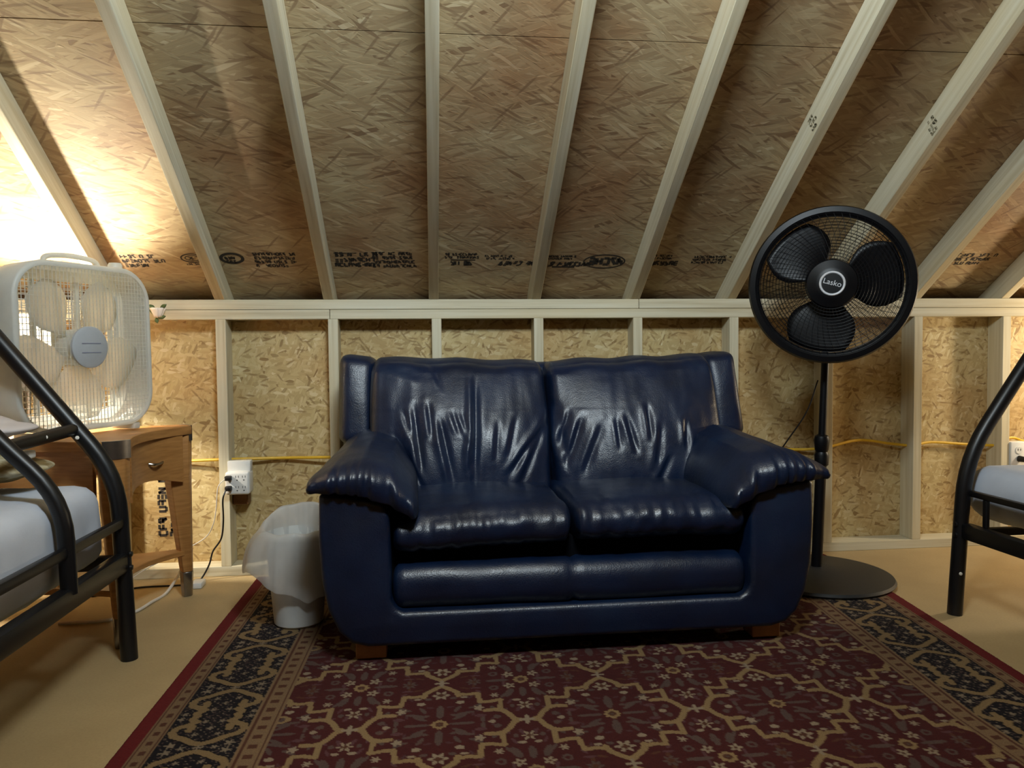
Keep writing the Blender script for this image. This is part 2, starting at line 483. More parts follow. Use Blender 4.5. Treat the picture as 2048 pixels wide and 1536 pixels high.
MB().box((XL, 0.0, H-2*W), (0.4, 0.0885, H-W-0.0015)).out('top_plate', M['plate'], wall, bevel=0.0015, seg=1)
MB().box((0.402, 0.0, H-2*W), (XR, 0.0885, H-W-0.0015)).out('top_plate', M['plate'], wall, bevel=0.0015, seg=1)
MB().box((XL, 0.0015, H-W), (1.63, 0.0885, H)).out('top_plate', M['plate'], wall, bevel=0.0015, seg=1)
MB().box((1.632, 0.0, H-W), (XR, 0.0885, H)).out('top_plate', M['plate'], wall, bevel=0.0015, seg=1)

def slab(mb, x0, x1, s0, s1, n0, n1):
    V = [roof(x, s, n) for n in (n0, n1) for s in (s0, s1) for x in (x0, x1)]
    return mb.add(V, [(0, 1, 3, 2), (4, 6, 7, 5), (0, 4, 5, 1), (2, 3, 7, 6), (0, 2, 6, 4), (1, 5, 7, 3)])
ceil_ = structure('ceiling', slab(MB(), XL-0.02, XR+0.02, -0.15, SR+0.08, 0.102, 0.115).out('ceiling', M['side_osb'], smooth=False))
panels = []
for s0, s1, js in ((-0.131, 1.0735, (-4, 1, 7, 11)), (1.0765, 2.2955, (-4, -2, 4, 10, 11)), (2.2985, SR+0.06, (-4, 1, 7, 11))):
    for a, b in zip(js[:-1], js[1:]):
        x0 = max(a*S, XL); x1 = min(b*S, XR)
        panels.append(slab(MB(), x0+0.0015, x1-0.0015, s0, s1, 0.0892, 0.1015).out('sheathing_panel', M['roof_osb'], ceil_, smooth=False))
        panels[-1]['_r'] = 0
        del panels[-1]['_r']
RO = -0.010
for k in range(-3, 11):
    x = k*S+RO
    y0 = 0.089/math.sin(TH)
    e0 = roof(0, SR-0.01, 0); e1 = roof(0, SR+0.05, 0.0888)
    q = -0.0888/math.tan(TH)
    t0 = roof(0, q, 0.0888)
    poly = [(0.0, H+0.0004), (t0[1], t0[2]+0.0004), (e1[1], e1[2]), (e0[1], e0[2])]
    MB().prism(poly, 0, x-W/2, x+W/2).out('rafter', M['rafter'], ceil_, bevel=0.002, seg=1)
# the rest of the attic: far slope, gables and the opposite knee wall
far = MB()
V = []
for x in (XL-0.02, XR+0.02):
    for y, z in ((RY, H+2.6*math.tan(TH)+0.11), (YF-0.15, H+0.02), (YF-0.15, H+0.035), (RY, H+2.6*math.tan(TH)+0.125)): V.append((x, y, z))
far.add(V, [(0, 1, 2, 3), (4, 7, 6, 5), (0, 4, 5, 1), (1, 5, 6, 2), (2, 6, 7, 3), (3, 7, 4, 0)])
MB_far = far.out('ceiling_far_slope', M['far_osb'], smooth=False); structure('x', MB_far)
structure('x', MB().box((XL, YF-0.11, 0), (XR, YF-0.1, H+0.06)).out('wall_front', M['side_osb'], smooth=False))
gab = [(0.1, 0.0), (0.1, H), (0.1, H+0.02), (RY, H+2.6*math.tan(TH)+0.12), (YF-0.1, H+0.02), (YF-0.1, 0.0)]
structure('x', MB().prism(gab, 0, XL-0.02, XL-0.002).out('wall_left', M['gable_osb'], smooth=False))
structure('x', MB().prism(gab, 0, XR+0.002, XR+0.02).out('wall_right', M['gable_osb'], smooth=False))

# ------------------------------------------------------------------ ink stamps on the boards
def strokes(mb, ox, oy, w, h, put, dens=1.0, slant=0.0):
    """one blurred glyph built from little bars in a w x h cell"""
    t = 0.30*h
    segs = [((0, 0), (0, 1)), ((1, 0), (1, 1)), ((0, 1), (1, 1)), ((0, 0), (1, 0)), ((0, .5), (1, .5)), ((0, 1), (1, 0))]
    random.shuffle(segs)
    for (a, b), (c, d) in segs[:random.choice((2, 3, 3, 4))]:
        x0, y0, x1, y1 = ox+a*w*0.8, oy+b*h*0.85, ox+c*w*0.8, oy+d*h*0.85
        dx, dy = x1-x0, y1-y0; L = math.hypot(dx, dy); ux, uy = -dy/L*t/2, dx/L*t/2
        q = [(x0+ux, y0+uy), (x1+ux, y1+uy), (x1-ux, y1-uy), (x0-ux, y0-uy)]
        n = len(mb.v)
        mb.add([put(x+slant*(y-oy), y) for x, y in q], [(0, 1, 2, 3)])
def stamp_lines(mb, x, y, lines, h, put, gap=1.30, slant=0.0, wr=0.66):
    h = h*1.18
    for li, n in enumerate(lines):
        cx = x+random.uniform(0, 0.01)
        for _ in range(n):
            if random.random() < 0.14: cx += h*wr; continue
            strokes(mb, cx, y-li*h*gap, h*wr, h, put, slant=slant); cx += h*wr*1.12
def oval(mb, cx, cy, a, b, t, put, seg=36):
    V = []
    for k in range(seg):
        c, s_ = math.cos(2*PI*k/seg), math.sin(2*PI*k/seg)
        V += [put(cx+a*c, cy+b*s_), put(cx+(a-t)*c, cy+(b-t)*s_)]
    mb.add(V, [(2*k, 2*k+1, (2*k+3) % (2*seg), (2*k+2) % (2*seg)) for k in range(seg)])
def bar(mb, x0, y0, x1, y1, put): mb.add([put(x0, y0), put(x1, y0), put(x1, y1), put(x0, y1)], [(0, 1, 2, 3)])
rp = lambda x, s: roof(x, s, 0.0886)
def panel_at(x, s):
    for o in panels:
        xs = [v.co.x for v in o.data.vertices]
        ys = [-(v.co.y) for v in o.data.vertices]
        sm = [((v.co.y-nr[1]*0.0892)/sl[1]) for v in o.data.vertices]
        if min(xs) <= x <= max(xs) and min(sm) <= s <= max(sm): return o
    return panels[0]
def stamp(x, s, build, mat='ink'):
    mb = MB(); build(mb); return mb.out('stamp', M[mat], panel_at(x, s), smooth=False)
# lower course: a row of print just above the plate
def b1(mb):
    oval(mb, -0.085, 0.135, 0.045, 0.026, 0.006, rp); oval(mb, -0.085, 0.135, 0.030, 0.016, 0.004, rp)
    stamp_lines(mb, -0.105, 0.129, [4], 0.012, rp); stamp_lines(mb, -0.12, 0.098, [6], 0.009, rp)
stamp(-0.085, 0.135, b1)
stamp(-0.28, 0.12, lambda mb: stamp_lines(mb, -0.34, 0.135, [9, 12, 7], 0.016, rp))
def b2(mb): oval(mb, 0.055, 0.135, 0.045, 0.032, 0.012, rp); stamp_lines(mb, 0.03, 0.13, [3, 3], 0.014, rp)
stamp(0.055, 0.135, b2)
stamp(0.2, 0.12, lambda mb: stamp_lines(mb, 0.13, 0.152, [13, 12, 13, 10], 0.014, rp))
stamp(0.5, 0.12, lambda mb: (stamp_lines(mb, 0.43, 0.150, [10, 9, 9], 0.019, rp), bar(mb, 0.43, 0.165, 0.515, 0.169, rp)))
stamp(0.62, 0.12, lambda mb: stamp_lines(mb, 0.57, 0.157, [12, 13, 12, 13], 0.015, rp))
stamp(0.9, 0.12, lambda mb: (stamp_lines(mb, 0.84, 0.158, [13, 14], 0.011, rp), bar(mb, 0.87, 0.128, 0.965, 0.134, rp), stamp_lines(mb, 0.865, 0.103, [5], 0.02, rp),
    bar(mb, 0.92, 0.098, 0.94, 0.122, rp)))
stamp(1.05, 0.12, lambda mb: (stamp_lines(mb, 1.0, 0.150, [14, 14], 0.009, rp), stamp_lines(mb, 1.05, 0.102, [8], 0.020, rp, slant=0.5)))
def b3(mb):
    stamp_lines(mb, 1.235, 0.150, [16, 13], 0.009, rp); stamp_lines(mb, 1.25, 0.098, [9], 0.022, rp, slant=0.5); bar(mb, 1.27, 0.088, 1.36, 0.096, rp)
stamp(1.28, 0.12, b3)
def b4(mb):
    oval(mb, 1.475, 0.125, 0.085, 0.042, 0.006, rp); stamp_lines(mb, 1.41, 0.108, [5], 0.036, rp, wr=0.6)
stamp(1.47, 0.125, b4)
stamp(1.7, 0.12, lambda mb: (stamp_lines(mb, 1.635, 0.155, [12, 12], 0.010, rp), stamp_lines(mb, 1.66, 0.105, [6], 0.022, rp)))
stamp(1.9, 0.12, lambda mb: stamp_lines(mb, 1.83, 0.150, [16, 15, 14], 0.011, rp))
stamp(2.25, 0.12, lambda mb: stamp_lines(mb, 2.2, 0.150, [12, 12, 12], 0.012, rp))
stamp(3.05, 0.14, lambda mb: stamp_lines(mb, 2.9, 0.165, [16, 15, 12], 0.016, rp))
# second course: print just inside the top of the picture
Y2 = 1.272
stamp(0.58, 1.25, lambda mb: (stamp_lines(mb, 0.53, Y2+0.01, [8, 7], 0.020, rp, slant=0.5), bar(mb, 0.555, 1.252, 0.61, 1.262, rp)))
stamp(0.9, 1.25, lambda mb: stamp_lines(mb, 0.86, Y2+0.012, [12, 11], 0.016, rp))
stamp(1.08, 1.25, lambda mb: oval(mb, 1.08, Y2+0.035, 0.05, 0.042, 0.012, rp))
stamp(1.3, 1.25, lambda mb: stamp_lines(mb, 1.30, Y2+0.014, [13, 16], 0.014, rp))
stamp(1.24, 1.25, lambda mb: stamp_lines(mb, 1.235, Y2+0.005, [2, 2], 0.02, rp))
stamp(1.66, 1.25, lambda mb: (bar(mb, 1.648, 1.252, 1.70, 1.275, rp)))
stamp(1.85, 1.25, lambda mb: stamp_lines(mb, 1.77, Y2+0.02, [10, 12, 12], 0.019, rp))
stamp(2.12, 1.25, lambda mb: (stamp_lines(mb, 2.08, Y2+0.022, [9], 0.016, rp), stamp_lines(mb, 2.06, 1.245, [8], 0.026, rp, slant=0.5)))
stamp(2.32, 1.25, lambda mb: stamp_lines(mb, 2.29, 1.25, [8], 0.026, rp, slant=0.6))
wp = lambda x, z: (x, 0.0884, z)
mb = MB(); vp = lambda a, b: (-0.255-b, 0.0884, 0.14+a)
stamp_lines(mb, 0.0, 0.0, [10, 9], 0.028, vp); bar(mb, -0.02, -0.055, 0.20, -0.050, vp); bar(mb, 0.195, -0.055, 0.20, 0.0, vp)
wallpanels = [o for o in wall.children if o.name.startswith('sheathing_panel')]
mb.out('stamp', M['ink'], wallpanels[0], smooth=False)
# grade marks on two rafters' left faces
rafters = [o for o in ceil_.children if o.name.startswith('rafter')]
for k, s in ((5, 0.83), (6, 0.83)):
    xx = k*S+RO-W/2-0.0008
    g = lambda a, b, xx=xx, s=s: P0*1+np.array([xx, 0, 0])+sl*(s+a)+nr*(0.02+b)
    mb = MB(); stamp_lines(mb, 0.0, 0.03, [3, 4, 3], 0.013, g); mb.out('stamp', M['ink_faint'], rafters[k+3], smooth=False)

# ------------------------------------------------------------------ rug
def seg_d(x, y, pts):
    d = np.full(x.shape, 9.0)
    for (a, b), (c, e) in zip(pts[:-1], pts[1:]):
        dx, dy = c-a, e-b; L2 = dx*dx+dy*dy
        t = np.clip(((x-a)*dx+(y-b)*dy)/L2, 0, 1); d = np.minimum(d, np.hypot(x-a-t*dx, y-b-t*dy))
    return d
C_RED = np.array(srgb(78, 36, 35)[:3]); C_TAN = np.array(srgb(150, 124, 88)[:3]); C_WHT = np.array(srgb(156, 138, 116)[:3])
C_GRY = np.array(srgb(94, 76, 70)[:3]); C_NAV = np.array(srgb(30, 29, 33)[:3]); C_GRD = np.array(srgb(136, 110, 82)[:3])
C_EDG = np.array(srgb(104, 34, 34)[:3]); C_BRN = np.array(srgb(92, 58, 44)[:3]); C_PUR = np.array(srgb(96, 64, 66)[:3])
PX, PY = 0.405, 0.425
def flower(x, y, cx, cy, r, petals, amp=0.3):
    dx, dy = x-cx, y-cy; rr = np.hypot(dx, dy); th = np.arctan2(dy, dx)
    return rr-r*(1-amp+amp*np.cos(petals*th))
def paint(U, V, width=2.2):
    """pile colour of the rug: U across from the left edge, V down from the far edge (metres)"""
    col = np.empty(U.shape+(3,)); col[:] = C_RED
    # ---- field lattice, alternating two kinds of cell
    fx = (U-(0.692))/PX; fy = (V-(1.237))/PY
    cxi = np.round(fx); cyi = np.round(fy); ax, ay = fx-cxi, fy-cyi
    bx, by = fx-0.5, fy-0.5; dxi = np.round(bx); dyi = np.round(by); gx, gy = bx-dxi, by-dyi
    inA = (np.abs(ax)+np.abs(ay)) <= 0.5
    x = np.where(inA, ax, gx); y = np.where(inA, ay, gy)
    X, Y = np.abs(x), np.abs(y)
    def put(mask, c): col[mask] = c
    A, B = inA, ~inA
    # small leaves and buds scattered over the whole ground, mirrored in every cell
    rs = np.random.RandomState(11)
    for i_ in range(46):
        px, py = rs.uniform(0.03, 0.48), rs.uniform(0.03, 0.48)
        if px+py > 0.50: continue
        an = rs.uniform(0, PI); c, s = math.cos(an), math.sin(an); l, w = rs.uniform(0.016, 0.034), rs.uniform(0.008, 0.013)
        a = (X-px)*c+(Y-py)*s; b = -(X-px)*s+(Y-py)*c; cell = A if i_ % 2 else B
        put(cell & (((a/l)**2+(b/w)**2) < 1), (C_PUR, C_GRY, C_BRN, C_PUR*0.8)[i_ % 4])
    # leaves
    put(A & (((X/0.024)**2+((Y-0.14)/0.075)**2) < 1), C_GRY); put(A & ((((X-0.13)/0.075)**2+(Y/0.016)**2) < 1), C_GRY)
    for (px, py, an, l, w) in ((0.115, 0.075, 0.6, 0.05, 0.014), (0.15, 0.115, 0.2, 0.055, 0.013), (0.10, 0.165, 1.1, 0.04, 0.014)):
        c, s = math.cos(an), math.sin(an); a = (X-px)*c+(Y-py)*s; b = -(X-px)*s+(Y-py)*c
        put(A & (((a/l)**2+(b/w)**2) < 1), C_GRY)
    put(A & (((X-0.235)/0.035)**2+((Y-0.075)/0.015)**2 < 1), C_PUR); put(A & ((X-0.33)**2+(Y-0.05)**2 < 0.00045), C_GRY)
    put(A & (((X-0.30)/0.022)**2+(Y/0.018)**2 < 1), C_WHT)
    put(A & (((X-0.118)/0.026)**2+((Y-0.245)/0.020)**2 < 1), C_WHT); put(A & (((X-0.14)/0.022)**2+((Y-0.305)/0.013)**2 < 1), C_WHT)
    put(A & (flower(X, Y, 0.225, 0.165, 0.034, 5, 0.22) < 0), C_WHT)
    put(A & (flower(X, Y, 0, 0.34, 0.058, 6, 0.25) < 0), C_WHT); put(A & (flower(X, Y, 0, 0.345, 0.026, 4, 0.2) < 0), C_BRN)
    put(A & (((X-0.075)/0.02)**2+((Y-0.30)/0.014)**2 < 1), C_GRY)
    put(B & (((X/0.022)**2+((Y-0.165)/0.06)**2) < 1), C_GRY); put(B & ((((X-0.15)/0.075)**2+(Y/0.017)**2) < 1), C_GRY)
    for (px, py, an, l, w) in ((0.085, 0.17, 1.2, 0.055, 0.024), (0.12, 0.2, 1.0, 0.035, 0.012)):
        c, s = math.cos(an), math.sin(an); a = (X-px)*c+(Y-py)*s; b = -(X-px)*s+(Y-py)*c
        put(B & (((a/l)**2+(b/w)**2) < 1), C_GRY)
    put(B & (flower(X, Y, 0.078, 0.078, 0.040, 5, 0.28) < 0), C_WHT); put(B & (np.hypot(X-0.078, Y-0.078) < 0.009), C_BRN)
    put(B & (np.abs(np.hypot(X-0.175, Y-0.095)-0.022) < 0.008), C_GRY); put(B & (flower(X, Y, 0.175, 0.19, 0.030, 6, 0.3) < 0), C_WHT)
    put(B & (flower(X, Y, 0.30, 0.0, 0.05, 7, 0.25) < 0), C_GRY); put(B & (flower(X, Y, 0.30, 0, 0.024, 5, 0.2) < 0), C_BRN)
    put(B & (((X-0.29)/0.035)**2+((Y-0.085)/0.009)**2 < 1), C_PUR)
    put(B & (flower(X, Y, 0, 0.33, 0.05, 6, 0.3) < 0), C_WHT); put(B & (flower(X, Y, 0, 0.33, 0.02, 4, 0.2) < 0), C_BRN)
    put(B & (((X-0.045)/0.024)**2+((Y-0.265)/0.013)**2 < 1), C_WHT); put(B & (((X-0.075)/0.016)**2+((Y-0.335)/0.02)**2 < 1), C_GRY)
    # central rosettes
    put(flower(X, Y, 0, 0, 0.052, 9, 0.10) < 0, C_TAN); put(np.hypot(X, Y) < 0.024, C_BRN); put(np.hypot(X, Y) < 0.008, C_GRY)
    # lattice line, drawn in cell A's coordinates
    X2, Y2 = np.abs(ax), np.abs(ay)
    path = [(0.46, 0.0), (0.425, 0.02), (0.40, 0.075), (0.365, 0.118), (0.32, 0.135), (0.265, 0.128)]
    path2 = [(0.355, 0.125), (0.358, 0.25), (0.30, 0.235), (0.235, 0.235), (0.222, 0.345), (0.16, 0.338), (0.105, 0.345)]
    path3 = [(0.105, 0.33), (0.095, 0.375), (0.05, 0.42), (0.0, 0.462)]
    for pth, w in ((path, 0.0155), (path2, 0.0135), (path3, 0.0155)):
        put(seg_d(X2, Y2, pth) < w*1.22, C_TAN)
    put(flower(X2, Y2, 0.5, 0, 0.05, 4, 0.35) < 0, C_WHT); put(flower(X2, Y2, 0, 0.5, 0.045, 4, 0.35) < 0, C_WHT)
    # ---- borders (both long sides)
    e = np.minimum(U, width-U); q = V
    # dark main border with cartouches
    m = (e > 0.075) & (e < 0.263)
    col[m] = C_NAV
    per = 0.293; bx = (e-0.169)/0.0875; bv = (q-1.125)/per; bv = bv-np.round(bv); by = bv*2   # -1..1 over one repeat
    Xb, Yb = np.abs(bx), np.abs(by)
    sp = np.array
    mm = m & (((np.sin(bx*23+np.cos(by*31)*1.5)*np.sin(by*37+np.cos(bx*19)))) > 0.62); col[mm] = C_GRY*0.8
    mm = m & (((np.sin(bx*29+1.3)*np.sin(by*43+0.7))) > 0.86); col[mm] = C_WHT*0.75
    out1 = [(0.0, 0.90), (0.25, 0.84), (0.50, 0.72), (0.80, 0.62), (0.90, 0.50), (0.85, 0.37), (0.66, 0.30), (0.48, 0.34), (0.50, 0.46)]
    out2 = [(0.62, 0.28), (0.44, 0.20), (0.60, 0.10), (0.52, 0.0)]
    d = np.minimum(seg_d(Xb, Yb*1.6, [(a, b*1.6) for a, b in out1]), seg_d(Xb, Yb*1.6, [(a, b*1.6) for a, b in out2]))
    col[m & (d < 0.135)] = C_NAV*0.6; col[m & (d < 0.100)] = C_TAN*0.9
    col[m & (flower(Xb, Yb*1.6, 0, 1.6, 0.14, 4, 0.35) < 0)] = C_WHT*0.8
    for (px, py, r) in ((0.72, 0.90, 0.15), (0.42, 1.0, 0.10), (0.30, 0.60, 0.09), (0.22, 0.2, 0.10), (0.0, 0.42, 0.10), (0.9, 0.08, 0.10)):
        col[m & (flower(Xb, Yb*1.6, px, py*1.6, r, 5, 0.30) < 0)] = C_WHT*0.8
    # guard stripes
    def guard(lo, hi, dash):
        g = (e >= lo) & (e < hi); col[g] = C_GRD
        t = (e-lo)/(hi-lo)
        lines = g & ((np.abs(t-0.14) < 0.05) | (np.abs(t-0.86) < 0.05)); col[lines] = C_BRN
        ph = (q/dash) % 1.0
        dsh = g & (np.abs(t-0.5) < 0.17) & (np.abs(ph-0.5) < 0.20); col[dsh] = C_BRN
    guard(0.036, 0.078, 0.042); guard(0.258, 0.318, 0.042)
    hooks = (e >= 0.318) & (e < 0.345); ph = (q/0.2125) % 1.0
    col[hooks & (np.abs(np.hypot((e-0.318)/0.027, (ph-0.5)/0.09)-0.8) < 0.22)] = C_TAN
    # far and near end borders
    # uneven dye and wear of the old wool
    ab = 0.90+0.10*np.sin(V*5.3+0.6*np.sin(U*3.1))+0.05*np.sin(U*7.7+V*2.9)
    col *= ab[..., None]
    ed = e < 0.036; col[ed] = C_EDG
    return col
def rug():
    us = np.linspace(0, 2.2, 640)
    vs_ = np.concatenate([np.linspace(0, 0.45, 60, endpoint=False), np.linspace(0.45, 1.62, 420, endpoint=False), np.linspace(1.62, 3.1, 90)])
    UU, VV = np.meshgrid(us, vs_); y = -0.06-VV
    xl = 0.10+0.012*np.clip(VV, 0, 1.4)*-0.8+0.022
    xr = 2.37-0.115*np.clip(VV-0.5, -0.2, 0.85)
    x = xl+(xr-xl)*UU/2.2
    z = 0.0085+0.0012*np.random.rand(*x.shape)
    Vt = np.stack([x, y, z], -1).reshape(-1, 3); nu, nv = len(us), len(vs_)
    i = np.arange(nv-1)[:, None]*nu+np.arange(nu-1)[None, :]
    Fc = np.stack([i, i+nu, i+nu+1, i+1], -1).reshape(-1, 4)
    # skirt: edge loop dropped to the floor
    ring = list(range(0, nu))+[k*nu+nu-1 for k in range(1, nv)]+list(range((nv-1)*nu+nu-2, (nv-1)*nu-1, -1))+[k*nu for k in range(nv-2, 0, -1)]
    base = len(Vt); low = Vt[ring].copy(); low[:, 2] = 0.0008
    Vall = np.vstack([Vt, low]); n = len(ring)
    sk = [(ring[k], ring[(k+1) % n], base+(k+1) % n, base+k) for k in range(n)]
    faces = np.vstack([Fc, np.array(sk)])
    me = bpy.data.meshes.new('rug'); me.vertices.add(len(Vall)); me.vertices.foreach_set('co', Vall.ravel())
    me.loops.add(len(faces)*4); me.loops.foreach_set('vertex_index', faces.ravel().astype(np.int32))
    me.polygons.add(len(faces)); me.polygons.foreach_set('loop_start', np.arange(0, len(faces)*4, 4, dtype=np.int32))
    me.polygons.foreach_set('loop_total', np.full(len(faces), 4, dtype=np.int32)); me.update(calc_edges=True)
    c = paint(UU, VV).reshape(-1, 3); c = np.vstack([c, c[ring]])
    at = me.attributes.new('pile', 'FLOAT_COLOR', 'POINT')
    at.data.foreach_set('color', np.hstack([c, np.ones((len(c), 1))]).astype(np.float32).ravel())
    o = link_obj('rug', me, M['rug'])
    tag(o, 'red and navy Persian-style patterned area rug on the tan floor', 'rug')
rug()

# ------------------------------------------------------------------ loveseat
SX = 1.178
sofa = thing('loveseat', 'dark blue leather two-seat loveseat with puffy arms in the middle of the room', 'sofa', (SX, -0.5, 0.0))
def frame():
    lf = [(-0.685, 0.486), (-0.694, 0.47), (-0.696, 0.35), (-0.690, 0.24), (-0.674, 0.160), (-0.648, 0.102), (-0.614, 0.070), (-0.57, 0.058)]
    inn = [(0.530, 0.455), (0.508, 0.420), (0.508, 0.190), (0.498, 0.162), (0.475, 0.150)]
    outer = lf+[(-a, b) for a, b in lf[::-1]]
    poly = outer+inn+[(-a, b) for a, b in inn[::-1]]
    mb = MB(); mb.prism([(SX+a, b) for a, b in poly], 1, -0.95, -0.10)
    o = mb.out('frame', M['leather'], sofa, bevel=0.016, seg=3, ang=50)
    MB().box((SX-0.512, -0.86, 0.10), (SX+0.512, -0.12, 0.322)).out('seat_deck', M['gap_shade'], sofa, smooth=False)  # deck blackened so the gap below the cushions reads as shade
frame()
def side_arm(sgn):
    P, N, p, Fc = rbox((40, 50, 16), (1, 1, 1), (0.17, 0.27, 0.92))
    u, v, w = P[:, 0], -P[:, 1], P[:, 2]           # u outer->inner, v back(-1)->front(1)
    tb_ = np.clip(-w, 0, 1)**0.5*0.75; v = v*(1-tb_)+np.clip(-p[:, 1], -1, 1)*tb_    # square lower edge where the hem overhangs
    s = (v+1)/2
    xo = -0.685-0.047*s**1.6; xi = -0.452+0.026*s
    k = [-1, -0.5, 0, 0.5, 1]
    zt = (1-s)*np.interp(u, k, [0.565, 0.605, 0.618, 0.60, 0.50])+s*np.interp(u, k, [0.518, 0.552, 0.568, 0.548, 0.452])
    zb = np.interp(u, k, [0.478, 0.472, 0.460, 0.430, 0.388])
    x = xo+(xi-xo)*(u+1)/2; y = -0.14+(-0.982+0.14)*s; z = zb+(zt-zb)*(w+1)/2
    y = y-0.012*np.clip(s-0.6, 0, 1)*(1-u**2)
    # gathers where the leather is pleated along the front hem
    front = np.clip((s-0.86)/0.14, 0, 1)*np.clip(1.1-np.abs(w*0.9), 0.15, 1)
    ph = u*26+2.6*np.sin(u*5+1)
    g = (np.sin(ph)+0.5*np.sin(ph*1.9+1.2))*front*0.0068*(1-np.abs(u)**8)
    nn = nz3(np.stack([x, y, z], 1), 9.0, 3.0+sgn)
    D = N*(g+0.004*nn)[:, None]
    V = np.stack([x+D[:, 0], y+D[:, 1]*-0+D[:, 1], z+D[:, 2]], 1)
    V[:, 0] = SX+V[:, 0]*(1 if sgn < 0 else -1)*(1.0 if sgn < 0 else 1.015)
    mesh('arm_cushion', V, Fc, M['leather'], sofa)
side_arm(-1); side_arm(1)
def seat(x0, x1, seed, droop):
    P, N, p, Fc = rbox((52, 44, 12), ((x1-x0)/2, 0.285, 0.056), (0.024, 0.085, 0.05))
    u, v, w = p[:, 0], p[:, 1], p[:, 2]
    fr = np.clip((-v-0.45)/0.55, 0, 1)
    puff = 0.018*(1-u**2)*(1-v**2)*(w > 0)*1.0
    g = nz3(np.stack([P[:, 0]*5, P[:, 1]*1.2, P[:, 2]*2], 1), 9.0, seed)*0.0075*fr+nz3(np.stack([P[:, 0]*9, P[:, 1]*3, P[:, 2]*3], 1), 8.0, seed+9)*0.003*fr+nz3(P, 7.0, seed+5)*0.004
    V = P+N*(g+0)[:, None]; V[:, 2] += puff
    V[:, 0] += (x0+x1)/2; V[:, 1] += -0.655
    V[:, 2] += 0.364+0.006*np.clip(-v, 0, 1)-droop*np.clip(-v, 0, 1)*np.clip(1-(V[:, 0]-x0)/0.5, 0, 1)
    mesh('seat_cushion', V, Fc, M['leather'], sofa)
seat(SX-0.505, SX-0.001, 2.0, 0.020); seat(SX+0.001, SX+0.507, 8.0, 0.0)
def rail():
    P, N, p, Fc = rbox((60, 16, 12), (0.506, 0.09, 0.062), (0.02, 0.05, 0.055))
    V = P.copy(); V[:, 1] -= 0.006*np.exp(-((p[:, 0])/0.5)**2)*(p[:, 1] < 0)
    V += N*(0.004*nz3(P, 8.0, 1.0)-0.008*np.exp(-(p[:, 0]/0.012)**2))[:, None]
    V += np.array([SX, -0.845, 0.206]); mesh('front_rail', V, Fc, M['leather'], sofa)
rail()
def backframe():
    P, N, p, Fc = rbox((50, 10, 24), (0.725, 0.085, 0.31), (0.05, 0.06, 0.05))
    V = P+N*(0.004*nz3(P, 6.0, 4.0))[:, None]
    V[:, 0] *= 1-0.012*(p[:, 2]+1)/2
    V[:, 1] += 0.20*V[:, 2]*0.35
    V += np.array([SX+0.008, -0.17, 0.508]); mesh('backrest', V, Fc, M['leather'], sofa)
backframe()
def wing(sgn):
    P, N, p, Fc = rbox((16, 14, 26), (0.066, 0.105, 0.155), (0.04, 0.07, 0.035))
    V = P+N*(0.003*nz3(P, 10.0, 6.0+sgn)+0.012*(1-p[:, 0]**2)*(1-p[:, 2]**2)*(p[:, 1] < 0))[:, None]
    V[:, 1] += 0.22*V[:, 2]; V[:, 2] += 0.008*p[:, 0]*sgn*(p[:, 2] > 0)
    V[:, 0] -= sgn*0.06*V[:, 2]*(1 if sgn > 0 else 0.25)
    V += np.array([SX+0.008+sgn*(0.672 if sgn > 0 else 0.655), -0.235, 0.693]); mesh('back_wing', V, Fc, M['leather'], sofa)
wing(-1); wing(1)
def backcush(x0, x1, sgn, CR, seed):
    P, N, p, Fc = rbox((110, 16, 90), ((x1-x0)/2, 0.12, 0.245), (0.032, 0.10, 0.060))
    u, v, w = p[:, 0], p[:, 1], p[:, 2]; f = np.clip(-N[:, 1], 0, 1)
    belly = 0.085*(1-0.85*np.abs(u)**2.5)*np.clip(1-(w+0.12)**2/1.25, 0, 1)
    d = belly*f+creases(u, w, CR)*f*np.clip(1-np.abs(w)**6, 0, 1)+0.006*nz3(P, 7.0, seed)+0.003*nz3(np.stack([P[:, 0]*2.2, P[:, 1], P[:, 2]*0.7], 1), 14.0, seed+3)*f
    V = P+N*d[:, None]
    V[:, 1] += 0.34*(V[:, 2]+0.02)
    V[:, 2] += 0.010*u*sgn*(w > 0.3)*np.abs(w)+0.003*np.sin(u*9+seed)*(w > 0.8)
    V += np.array([(x0+x1)/2, -0.335, 0.588]); mesh('back_cushion', V, Fc, M['leather'], sofa)
d1 = 0.011
CL = [(0.17, 0.75, 0.13, -0.60, 0.016, 0.035), (-0.72, 0.0, -0.38, -0.82, 0.013, 0.04), (-0.52, 0.38, -0.42, -0.55, 0.014, 0.035), (-0.24, 0.22, -0.10, -0.62, 0.013, 0.035),
      (-0.36, 0.42, -0.31, -0.05, 0.010, 0.03), (0.10, -0.1, 0.08, -0.5, 0.008, 0.03), (0.86, 0.02, 0.50, -0.55, 0.009, 0.035), (0.97, 0.2, 0.6, -0.75, 0.009, 0.04),
      (-0.1, 0.3, -0.02, 0.0, 0.007, 0.025), (0.0, 0.28, 0.08, -0.02, 0.006, 0.025), (0.40, 0.15, 0.36, -0.35, 0.006, 0.03), (0.60, 0.2, 0.5, -0.3, 0.006, 0.03),
      (-0.62, 0.3, -0.52, -0.1, 0.009, 0.03), (-0.9, 0.9, -0.4, 0.75, 0.006, 0.05), (-0.35, 0.98, -0.2, 0.6, 0.006, 0.03)]
